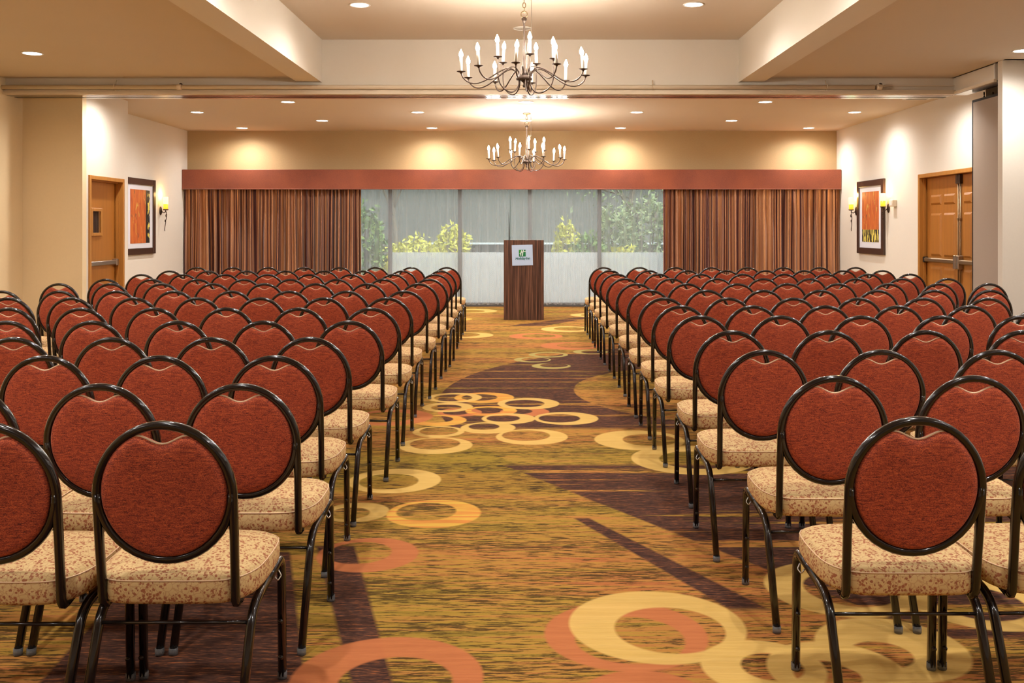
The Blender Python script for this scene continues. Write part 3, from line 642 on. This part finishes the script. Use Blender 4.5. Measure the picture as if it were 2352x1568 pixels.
# ------------------------------------------------------------------ wall sconces
def amber():
    m = emat('amber_glass', (1.0, 0.62, 0.12), 3.2); t = NT(m); x, y, z = t.sep(t.obj()); f = t.step(z, 0.0, 0.12)
    return m
M['amber'] = amber(); M['amber_low'] = mat('amber_glass_base', (0.85, 0.42, 0.03), 0.25); b_ = M['amber_low'].node_tree.nodes['Principled BSDF']; b_.inputs['Emission Color'].default_value = (0.95, 0.50, 0.03, 1); b_.inputs['Emission Strength'].default_value = 0.75
def sconce(loc, rz, label, power=1.0):
    r = tag(empty('wall_sconce', loc, rz), label, 'sconce', 'amber candle wall sconces')
    pl = MB().lathe([(0, 0), (0.062, 0), (0.062, 0.008), (0.05, 0.016), (0.02, 0.022), (0, 0.022)], seg=18).obj('backplate', M['bronze'], r); pl.rotation_euler = (R(90), 0, 0); pl.scale = (0.75, 1.15, 1)
    MB().tube(catmull([(0, -0.02, 0), (0, -0.05, -0.03), (0, -0.08, -0.02), (0, -0.09, 0.012)], 5), 0.007, 6).obj('arm', M['bronze'], r)
    sc = [(0, -0.09, 0.0), (0.03, -0.095, -0.05), (0.028, -0.095, -0.09), (0.0, -0.095, -0.10), (-0.015, -0.095, -0.075), (0.0, -0.095, -0.06)]
    MB().tube(catmull(sc, 5), 0.006, 6).obj('scroll', M['bronze'], r)
    tl = [(0.03, -0.095, -0.05), (0.035, -0.09, -0.11), (0.012, -0.085, -0.165), (-0.012, -0.085, -0.185), (-0.018, -0.085, -0.155), (0.004, -0.085, -0.15), (0.012, -0.085, -0.19), (-0.004, -0.08, -0.25), (-0.024, -0.08, -0.31), (-0.012, -0.08, -0.335)]
    MB().tube(catmull(tl, 5), 0.006, 6, scale=None).obj('tail', M['bronze'], r)
    MB().lathe([(0, 0), (0.03, 0.0), (0.046, 0.012), (0.044, 0.018), (0, 0.018)], c=(0, -0.09, 0.01), seg=16).obj('cup', M['bronze'], r)
    MB().lathe([(0.034, 0), (0.037, 0.0), (0.038, 0.085), (0.035, 0.085)], c=(0, -0.09, 0.028), seg=18).obj('shade_base', M['amber_low'], r)
    MB().lathe([(0.035, 0), (0.038, 0.0), (0.039, 0.115), (0.036, 0.118), (0.034, 0.112)], c=(0, -0.09, 0.113), seg=18).obj('shade', M['amber'], r)
    ld = bpy.data.lights.new('sconce_lamp', 'POINT'); ld.energy = 2.4*power; ld.color = (1.0, 0.62, 0.22); ld.shadow_soft_size = 0.03
    lo = bpy.data.objects.new('sconce_lamp', ld); COL.objects.link(lo); lo.parent = r; lo.location = (0, -0.09, 0.27)
sconce((BL, 15.93, 1.70), R(90), 'amber candle sconce on the left wall beside the drape', 0.7)
sconce((BR, 16.17, 1.70), R(-90), 'amber candle sconce on the right wall, far side of the picture')
sconce((BR, 14.73, 1.72), R(-90), 'amber candle sconce on the right wall, near side of the picture')
tb = tag(empty('wall_box', (BR, 14.46, 1.79), R(-90)), 'small beige control box on the right wall beside the near sconce', 'wall box')
MB().cbox(-0.06, 0.06, -0.075, -0.001, -0.05, 0.05, 0.006).obj('cover', M['trim'], tb); MB().box(-0.045, 0.045, -0.078, -0.0752, -0.03, 0.03).obj('face_plate', M['white_trim'], tb)

# ------------------------------------------------------------------ recessed downlights
def spot(loc, parent=None, power=DOWN_W, size=164, blend=1.0):
    ld = bpy.data.lights.new('downlight_lamp', 'SPOT'); ld.energy = power; ld.color = DOWN_COL; ld.spot_size = R(size); ld.spot_blend = blend; ld.shadow_soft_size = 0.05
    o = bpy.data.objects.new('downlight_lamp', ld); COL.objects.link(o); o.location = loc
    if parent: o.parent = parent
    return o
proto = None
def downlight(x, y, z, label, lit=True):
    r = tag(empty('recessed_downlight', (x, y, z)), label, 'downlight', 'recessed ceiling downlights')
    MB().lathe([(0.086, 0.0), (0.106, 0.0), (0.107, -0.004), (0.102, -0.008), (0.090, -0.006), (0.086, 0.0)], seg=24).obj('trim_ring', M['white_trim'], r)
    MB().lathe([(0, -0.0025), (0.087, -0.0025), (0.087, -0.0005), (0, -0.0005)], seg=24).obj('lens', M['lens'] if lit else M['white_trim'], r)
    if lit: spot((0, 0, -0.03), r)
ordn = ['leftmost', 'second from left', 'second from right', 'rightmost']
for i, x in enumerate((-4.95, -1.64, 1.65, 4.93)): downlight(x, 16.7, ZB, 'round downlight, %s in the row nearest the gold wall' % ordn[i])
for i, x in enumerate((-3.31, 0.0, 3.34)): downlight(x, 15.56, ZB, ('round downlight, left one in the second row from the gold wall', 'round downlight just behind the far chandelier, second row from gold wall', 'round downlight, right one in the second row from the gold wall')[i])
for i, x in enumerate((-4.95, -1.63, 1.67, 4.95)): downlight(x, 14.42, ZB, 'round downlight, %s in the third row from the gold wall' % ordn[i])
for i, x in enumerate((-3.29, 0.0, 3.31)): downlight(x, 13.24, ZB, ('round downlight near the header, left of the three in that row', 'round downlight near the header, just above the far chandelier canopy', 'round downlight near the header, right of the three in that row')[i])
downlight(-1.67, 9.62, ZK, 'round downlight in the raised coffer, left of the near chandelier')
downlight(1.68, 9.60, ZK, 'round downlight in the raised coffer, right of the near chandelier')
downlight(-5.03, 9.76, ZC, 'round downlight in the low ceiling by the left wall')
downlight(4.99, 9.61, ZC, 'round downlight in the low ceiling at the right edge of view')
downlight(-0.04, 10.75, ZK, 'unlit white disc on the coffer ceiling behind the near chandelier stem', False)
# the same lamps carry on out of view: behind the header and over the nearer seats
for x in (-4.95, -1.65, 1.65, 4.95): spot((x, 12.02, ZB-0.03))
for y in (7.2, 4.8, 2.4, 0.0):
    for x in (-5.03, -3.75, 3.75, 5.0): spot((x, y, ZC-0.03))
    for x in (-1.67, 1.68): spot((x, y, ZK-0.03), power=DOWN_W*1.25)

# ------------------------------------------------------------------ chandeliers
def chandelier(loc, rot, zceil, label):
    r = tag(empty('chandelier', loc), label, 'chandelier', 'iron candle chandeliers'); rnd = random.Random(5)
    MB().lathe([(0, -0.022), (0.05, -0.022), (0.072, -0.016), (0.074, 0.016), (0.05, 0.024), (0.022, 0.03), (0, 0.03)], seg=22).obj('hub', M['bronze'], r)
    MB().lathe([(0, -0.085), (0.012, -0.08), (0.014, -0.066), (0.007, -0.054), (0.010, -0.04), (0.03, -0.024), (0, -0.022)], seg=14).obj('finial', M['bronze'], r)
    MB().lathe([(0.0, 0.02), (0.026, 0.03), (0.012, 0.06), (0.011, 0.10), (0.014, 0.18), (0.009, 0.235), (0.013, 0.25), (0.009, 0.262), (0.009, 0.50), (0.014, 0.51), (0.016, 0.515), (0.026, 0.54), (0.020, 0.555), (0, 0.558)], seg=12).obj('stem', M['bronze'], r)
    MB().tube([(0.030*math.cos(2*PI*k/14), 0, 0.583 + 0.030*math.sin(2*PI*k/14)) for k in range(14)], 0.005, 6, closed=True).obj('top_ring', M['bar'], r)
    zt = zceil - loc[2]; z = 0.60; k = 0
    while z < zt - 0.06:
        a = 0 if k % 2 else 1
        pts = [((0.014*math.cos(t))*(1-a), (0.014*math.cos(t))*a, z + 0.022 + 0.026*math.sin(t)) for t in [2*PI*q/12 for q in range(12)]]
        MB().tube(pts, 0.004, 6, closed=True).obj('chain_link', M['bar'], r); z += 0.044; k += 1
    MB().lathe([(0, -0.05), (0.012, -0.05), (0.016, -0.03), (0.05, -0.022), (0.062, -0.004), (0.062, 0), (0, 0)], c=(0, 0, zt), seg=20).obj('canopy', M['bar'], r)
    MB().tube(catmull([(0.02, 0.01, 0.05), (0.03, 0.02, 0.30), (0.062, 0.02, 0.42), (0.066, 0.02, 0.6), (0.06, 0.02, min(zt-0.02, 0.9)), (0.03, 0.01, zt-0.02)], 5), 0.0035, 5).obj('cord', M['steel'], r)
    def prof(pts): return catmull([(p[0], 0, p[1]) for p in pts], 4)
    SP = prof([(0.06, -0.01), (0.075, 0.05), (0.12, 0.088), (0.18, 0.08), (0.27, 0.028), (0.36, -0.03), (0.44, -0.058), (0.51, -0.05), (0.56, -0.01), (0.578, 0.035)])
    JP = prof([(0.055, -0.01), (0.06, -0.06), (0.085, -0.11), (0.13, -0.135), (0.19, -0.12), (0.245, -0.07), (0.267, 0.0), (0.27, 0.08), (0.27, 0.165)])
    am_s = MB().tube(SP, 0.0062, 6).mesh('arm', M['bronze']); am_j = MB().tube(JP, 0.0062, 6).mesh('arm', M['bronze'])
    cup = MB().lathe([(0, -0.012), (0.008, -0.010), (0.012, 0.0), (0.040, 0.008), (0.041, 0.011), (0.012, 0.006), (0, 0.006)], seg=16).mesh('drip_cup', M['bronze'])
    slv = MB().lathe([(0, 0), (0.0135, 0), (0.0135, 0.12), (0.009, 0.124), (0, 0.124)], seg=12).mesh('candle_sleeve', M['sleeve'])
    blb = MB().lathe([(0, 0), (0.009, 0.004), (0.017, 0.018), (0.019, 0.030), (0.015, 0.048), (0.007, 0.066), (0.002, 0.078), (0, 0.079)], seg=12).mesh('bulb', M['bulb'])
    for typ, me, n, a0, end in (('S', am_s, 10, -7, SP[-1]), ('J', am_j, 5, 11, JP[-1])):
        for k in range(n):
            th = R(a0 + 360*k/n) + rot                    # from the near side towards the right
            a = link('arm', me, r); a.rotation_euler = (0, 0, th - PI/2)
            c = link('drip_cup', cup, a, tuple(end))
            tx, ty = rnd.gauss(0, R(2.6)), rnd.gauss(0, R(2.6))
            s = link('candle_sleeve', slv, a, (end[0], 0, end[2] + 0.008)); s.rotation_euler = (tx, ty, 0)
            up = Matrix.Rotation(ty, 3, 'Y') @ Matrix.Rotation(tx, 3, 'X') @ Vector((0, 0, 0.123))
            b = link('bulb', blb, a, (end[0] + up.x, up.y, end[2] + 0.008 + up.z)); b.rotation_euler = (tx, ty, 0)
    return r
chandelier((-0.016, 8.74, 2.785), 0.0, ZK, 'larger-looking near iron chandelier with candle bulbs under the raised coffer')
chandelier((0.012, 14.56, 2.42), R(-4), ZB, 'smaller-looking far iron chandelier hanging before the gold wall')

# ------------------------------------------------------------------ lectern
def veneer():
    m = mat('dark_striped_veneer', (0.1, 0.05, 0.03), 0.32); t = NT(m); x, y, z = t.sep(t.obj())
    f = t.noise(t.comb(t.math('MULTIPLY', x, 95), t.math('MULTIPLY', y, 95), t.math('MULTIPLY', z, 1.6)), 1.0, 3, 0.6, 0.15); g = t.noise(t.comb(t.math('MULTIPLY', x, 30), t.math('MULTIPLY', y, 30), t.math('MULTIPLY', z, 0.8)), 1.0, 2)
    t.color(t.ramp(t.math('ADD', t.math('MULTIPLY', f, 0.65), t.math('MULTIPLY', g, 0.35)), [(0.36, (0.018, 0.009, 0.008)), (0.46, (0.065, 0.030, 0.021)), (0.54, (0.125, 0.058, 0.038)), (0.64, (0.24, 0.12, 0.075))])); return m
M['veneer'] = veneer()
lc = tag(empty('lectern', (-0.033, 14.73, 0)), 'tall dark striped-wood lectern with a white and green sign', 'lectern')
MB().cbox(-0.308, 0.308, 0, 0.022, 0.0, 1.232, 0.002).obj('front_panel', M['veneer'], lc)
for s in (-1, 1): MB().box(min(s*0.308, s*0.288), max(s*0.308, s*0.288), 0.022, 0.46, 0.0, 1.19).obj('side_panel', M['veneer'], lc)
MB().box(-0.288, 0.288, 0.03, 0.44, 0.62, 0.64).obj('shelf', M['veneer'], lc)
MB().add([(-0.288,0.022,1.20),(0.288,0.022,1.20),(0.288,0.46,1.10),(-0.288,0.46,1.10),(-0.288,0.022,1.18),(0.288,0.022,1.18),(0.288,0.46,1.08),(-0.288,0.46,1.08)],[(0,1,2,3),(7,6,5,4),(0,4,5,1),(1,5,6,2),(2,6,7,3),(3,7,4,0)]).obj('reading_top', M['veneer'], lc)
MB().box(-0.288, 0.288, 0.022, 0.44, 0.0, 0.05).obj('plinth', M['veneer'], lc)
MB().tube([(-0.225, 0.05, 1.19), (-0.226, 0.055, 1.45), (-0.232, 0.06, 1.66)], 0.008, 8, scale=[1.0, 0.8, 0.35]).obj('gooseneck_stem', M['black'], lc)['label'] = 'thin black stem rising behind the lectern'
M['sign'] = mat('pale_blue_white_sign', (0.46, 0.60, 0.82), 0.35)
M['green'] = mat('emblem_green', (0.005, 0.19, 0.055), 0.5); M['green_l'] = mat('emblem_leaf_green', (0.02, 0.27, 0.03), 0.5); M['teal'] = mat('lettering_teal', (0.02, 0.15, 0.15), 0.5); M['logo_w'] = mat('emblem_white', (0.80, 0.90, 0.90), 0.5)
sg = empty('sign', (-0.01, -0.0065, 0), parent=lc); sg['label'] = 'white sign plate with green emblem and lettering'; sg.rotation_euler = (0, R(-1.5), 0); sg.location = (-0.022, -0.0065, 0.998)
MB().cbox(-0.160, 0.160, -0.003, 0.004, -0.158, 0.158, 0.001).obj('plate', M['sign'], sg)
q = 0.0523; ez = 0.032
MB().box(-q, q, -0.0042, -0.003, ez-q, ez+q).obj('emblem_square', M['green'], sg)
MB().add([(-q+0.0005,-0.0046,ez+q-0.0005),(-q+0.0005,-0.0046,ez-0.012),(-0.030,-0.0046,ez-0.004),(-0.012,-0.0046,ez+q-0.0005)],[(0,1,2,3)]).obj('emblem_facet', M['green_l'], sg)
def strip(pts, w, name):
    """flat ribbon of changing width in the sign plane, a hair proud of it"""
    b = MB(); vs = []
    for i, (x, z) in enumerate(pts):
        a = Vector(pts[max(i-1,0)]); c = Vector(pts[min(i+1,len(pts)-1)]); t = (c-a).normalized(); nrm = Vector((-t.y, t.x)); ww = w[i]/2
        vs += [(x + nrm.x*ww, -0.0052, z + nrm.y*ww), (x - nrm.x*ww, -0.0052, z - nrm.y*ww)]
    b.add(vs, [(2*i, 2*i+1, 2*i+3, 2*i+2) for i in range(len(pts)-1)]); return b.obj(name, M['logo_w'], sg)
strip([(-0.010, ez+0.044), (-0.017, ez+0.018), (-0.024, ez-0.012), (-0.026, ez-0.036)], [0.010, 0.012, 0.014, 0.013], 'emblem_stroke')
strip([(0.020, ez+0.050), (0.011, ez+0.024), (0.004, ez-0.010), (-0.002, ez-0.045)], [0.010, 0.012, 0.014, 0.015], 'emblem_stroke')
strip([(-0.044, ez-0.007), (-0.026, ez+0.004), (-0.006, ez+0.015), (0.016, ez+0.022), (q-0.001, ez+0.028)], [0.004, 0.008, 0.008, 0.008, 0.009], 'emblem_stroke')
tc = bpy.data.curves.new('lettering', 'FONT'); tc.body = 'Holiday Inn'; tc.size = 0.052; tc.align_x = 'CENTER'; tc.shear = 0.22; tc.extrude = 0.0004; tc.offset = 0.0012; tc.space_character = 0.94; tc.space_word = 0.55
to = bpy.data.objects.new('lettering_source', tc); COL.objects.link(to)
dg = bpy.context.evaluated_depsgraph_get(); me = bpy.data.meshes.new_from_object(to.evaluated_get(dg)); bpy.data.objects.remove(to)
me.materials.clear(); me.materials.append(M['teal'])
xs = [v.co.x for v in me.vertices]; kx = 0.226/(max(xs)-min(xs))
for v in me.vertices: v.co.x *= kx
lt = link('lettering', me, sg, (0.002, -0.0042, -0.066)); lt.rotation_euler = (R(90), 0, 0)

# ------------------------------------------------------------------ banquet chair (origin on the floor under the top of the back; faces +Y)
def make_chair():
    r = empty('banquet_chair')
    tp = [(0.0125, 0.006), (0.0125, -0.006), (0.0065, -0.0145), (-0.0065, -0.0145), (-0.0125, -0.006), (-0.0125, 0.006), (-0.0065, 0.0145), (0.0065, 0.0145)]
    def by(z): return 0.055*(0.9 - z)/0.5                    # rake of the back
    # back frame: inverted U that hooks under the seat, closed below by an arc
    cz, hx, hz = 0.700, 0.180, 0.189
    U = [(-0.178, 0.135, 0.388), (-0.183, 0.075, 0.378), (-0.185, by(0.41), 0.415), (-0.186, by(0.52), 0.52)]
    U = fillet([(-0.178, 0.15, 0.39), (-0.183, by(0.39)+0.002, 0.374), (-0.186, by(0.60), 0.60), (-0.186, by(0.66), 0.66)], 0.032, 4)
    arc = []
    for k in range(0, 25):
        a = PI - PI*k/24; z = cz + hz*math.sin(a); x = (hx + 0.006*(1-math.sin(a)))*math.cos(a); arc.append(Vector((x, by(z), z)))
    path = U[:-1] + arc + [Vector((-p.x, p.y, p.z)) for p in reversed(U[:-1])]
    f = MB(); rp = [(0.006, 0.0115), (0.0125, 0.006), (0.0125, -0.006), (0.006, -0.0115), (-0.006, -0.0115), (-0.0125, -0.006), (-0.0125, 0.006), (-0.006, 0.0115)]
    f.sweep(path, rp, side=(0, 1, 0.1))
    lo = [Vector(((hx+0.004)*math.cos(a), by(cz + hz*math.sin(a)), cz + hz*math.sin(a))) for a in [PI + PI*k/20 for k in range(21)]]
    f.sweep(lo, rp, side=(0, 1, 0.1))
    f.obj('back_frame', M['frame'], r)
    # back pad with the dipped hand-hold at its top
    ow, oh = 0.171, 0.179
    def outline(a):
        x = ow*math.cos(a); z = oh*math.sin(a)
        if z > 0 and abs(x) < 0.086: z -= 0.043*(0.5 + 0.5*math.cos(PI*x/0.086))
        return x, z
    N = 72; prof = [(1.0, 0.000), (1.0, -0.008), (0.965, -0.0155), (0.88, -0.019), (0.7, -0.0215), (0.4, -0.023), (0.0, -0.0235)]
    front = [(1.0, 0.0), (1.0, 0.012), (0.965, 0.024), (0.88, 0.031), (0.6, 0.036), (0.0, 0.038)]
    pd = MB()
    for pf, flip in ((prof, False), (front, True)):
        vs = []
        for (s, d) in pf[:-1]:
            for k in range(N):
                x, z = outline(2*PI*k/N); zz = cz + z*s - 0.004*(1-s); vs.append((x*s, by(zz) + d, zz))
        vs.append((0, by(cz) + pf[-1][1], cz - 0.004)); fs = []
        m = len(pf) - 1
        for i in range(m-1):
            for k in range(N):
                q = (k+1) % N; fc = (i*N+k, i*N+q, (i+1)*N+q, (i+1)*N+k); fs.append(fc if flip else fc[::-1])
        for k in range(N):
            fc = ((m-1)*N+k, (m-1)*N+(k+1) % N, m*N); fs.append(fc if flip else fc[::-1])
        pd.add(vs, fs, True)
    pad = pd.obj('backrest', M['red'], r)
    pp = []
    for k in range(15):
        x = -0.078 + 0.156*k/14; a = math.acos(x/ow); xx, z = outline(a); pp.append((xx, by(cz+z) - 0.004, cz + z + 0.001))
    MB().tube(pp, 0.0034, 6).obj('piping', M['piping'], pad)
    # seat
    half = [(0.0, 0.040), (0.10, 0.040), (0.165, 0.046), (0.205, 0.085), (0.228, 0.14), (0.2335, 0.22), (0.232, 0.33), (0.222, 0.40), (0.17, 0.438), (0.08, 0.446), (0.0, 0.447)]
    pts = [Vector((x, y)) for x, y in half] + [Vector((-x, y)) for x, y in reversed(half[1:-1])]
    for _ in range(2):
        q = []
        for i in range(len(pts)):
            a, b = pts[i], pts[(i+1) % len(pts)]; q += [a*0.75 + b*0.25, a*0.25 + b*0.75]
        pts = q
    # a little outward to undo the corner cutting
    c0 = Vector((0, 0.245)); n = len(pts)
    prof = [(0.90, 0.386), (0.965, 0.390), (0.992, 0.402), (1.0, 0.425), (0.996, 0.446), (0.972, 0.459), (0.90, 0.468), (0.75, 0.474), (0.5, 0.478), (0.25, 0.480)]
    vs = [(0, c0.y, 0.386)]
    for (s, z) in prof:
        for p in pts: vs.append((p.x*s, c0.y + (p.y-c0.y)*s, z + 0.004*((p.y-0.245)/0.2)))
    vs.append((0, c0.y, 0.4805)); fs = [(0, 1+(k+1) % n, 1+k) for k in range(n)]
    for i in range(len(prof)-1):
        for k in range(n): fs.append((1+i*n+k, 1+i*n+(k+1) % n, 1+(i+1)*n+(k+1) % n, 1+(i+1)*n+k))
    L = 1 + (len(prof)-1)*n; fs += [(L+k, L+(k+1) % n, len(vs)-1) for k in range(n)]
    seat = MB().add(vs, fs, True).obj('seat', M['seat'], r)
    MB().tube([(p.x*0.988, c0.y + (p.y-c0.y)*0.988, 0.4545 + 0.004*((p.y-0.245)/0.2)) for p in pts[::2]], 0.0022, 5, closed=True).obj('seam_piping', M['piping'], seat)
    # side frames: rear leg and front leg share a bent tube, split half way along the rail
    for s in (-1, 1):
        X = 0.214*s; Xf = 0.219*s
        rear = fillet([(X, -0.03, 0.012), (X, 0.115, 0.352), (X, 0.27, 0.372)], 0.055, 6)
        fr = fillet([(Xf, 0.43, 0.012), (Xf, 0.418, 0.392), (X, 0.27, 0.372)], 0.045, 6)
        lr = MB().sweep(rear, tp, side=(1, 0, 0)).obj('leg', M['frame'], r)
        lf = MB().sweep(fr, tp, side=(1, 0, 0)).obj('leg', M['frame'], r)
        for lg, (x, y) in ((lr, (X, -0.03)), (lf, (Xf, 0.43))):
            MB().lathe([(0, 0), (0.0145, 0), (0.0155, 0.006), (0.015, 0.024), (0, 0.024)], c=(x, y, 0), seg=12).obj('foot_cap', M['glide'], lg)
        for z in (0.075, 0.19):
            b = MB().lathe([(0, 0), (0.0085, 0), (0.008, 0.005), (0.004, 0.009), (0, 0.0095)], seg=10).obj('bumper', M['frame'], lf, (Xf, 0.427 - 0.012*(z/0.39) - 0.0135 + 0.0, z)); b.rotation_euler = (R(90), 0, 0)
        MB().tube(fillet([(X + s*0.006, 0.33, 0.360), (X + s*0.0155, 0.33, 0.345), (X + s*0.0155, 0.375, 0.345), (X + s*0.006, 0.375, 0.364)], 0.008, 3), 0.0023, 5).obj('linking_clip', M['wire'], r)
    MB().tube([(-0.205, 0.095, 0.315), (0.205, 0.095, 0.315)], 0.0055, 8).obj('stretcher', M['frame'], r)
    return r
rowsL = [(968, [370, -35]), (881, [549, 228, -92]), (816, [624, 370, 102]), (774, [710, 492, 252, 30]), (736, [800, 607, 406, 214, 13]), (706, [848, 690, 530, 356, 174, 15]),
         (682.5, [892, 744, 598, 448, 306, 162, 22]), (667, [930, 800, 663, 528, 397, 267, 136, 5]), (650, [963, 844, 727, 605, 485, 367, 258, 137]), (640, [985, 883, 776, 665, 560, 447, 352, 245]),
         (629, [997, 903, 806, 713, 615, 517, 418, 329]), (621, [1008, 922, 834, 745, 658, 565, 480, 393]), (613, [1022, 945, 864, 782, 700, 616, 536, 450])]
rowsR = [(957, [2110, 2502]), (862, [1917, 2236]), (803, [1756, 2028, 2290]), (758, [1682, 1900, 2132, 2350]), (724, [1607, 1786, 1979, 2174, 2345]), (701, [1564, 1722, 1897, 2065, 2232, 2395]),
         (683, [1529.5, 1668, 1813, 1972, 2127, 2273]), (665, [1491, 1616, 1754, 1890, 2020, 2147, 2273]), (650, [1460.7, 1574, 1690, 1809, 1931, 2048, 2157, 2270]), (638.5, [1435, 1543.6, 1647, 1754, 1862, 1968, 2070, 2177]),
         (628, [1416, 1512, 1610, 1707, 1802, 1899, 1995, 2090]), (620, [1403, 1492, 1578, 1667, 1760, 1846, 1937, 2029]), (613, [1390, 1465, 1551, 1635, 1717, 1798, 1881, 1969])]
NTH = ['first', 'second', 'third', 'fourth', 'fifth', 'sixth', 'seventh', 'eighth', 'ninth', 'tenth', 'eleventh', 'twelfth', 'last']
RW = ['nearest row'] + [n + ' row from the camera' for n in NTH[1:12]] + ['row nearest the window']
base = make_chair(); first = True; rnd = random.Random(2)
for side, rows in (('left', rowsL), ('right', rowsR)):
    for ri, (yt, xs) in enumerate(rows):
        d = 0.526*FPX/(yt - VY); mx = [(px - VX)*d/FPX for px in xs]; n = len(mx); sg_ = 1 if side == 'right' else -1
        pit = max(0.4735, abs(mx[-1]-mx[0])/max(1, n-1)) if n > 1 else 0; off = sum(m - sg_*pit*i for i, m in enumerate(mx))/n
        for ci, px in enumerate(xs):
            X = off + sg_*pit*ci; X += max(-0.001, min(0.001, mx[ci]-X))
            o = base if first else copy_tree(base); first = False
            o.location = (X, d + rnd.uniform(-0.006, 0.006), 0); o.rotation_euler = (0, 0, R(rnd.uniform(-0.2, 0.2)))
            where = 'beside the aisle' if ci == 0 else NTH[ci] + ' from the aisle'
            tag(o, 'red oval-back chair %s of the aisle, %s, %s' % (side, RW[ri], where) if ci else 'red oval-back chair at the aisle end, %s block, %s' % (side, RW[ri]), 'chair', 'banquet chairs %s of the aisle' % side)
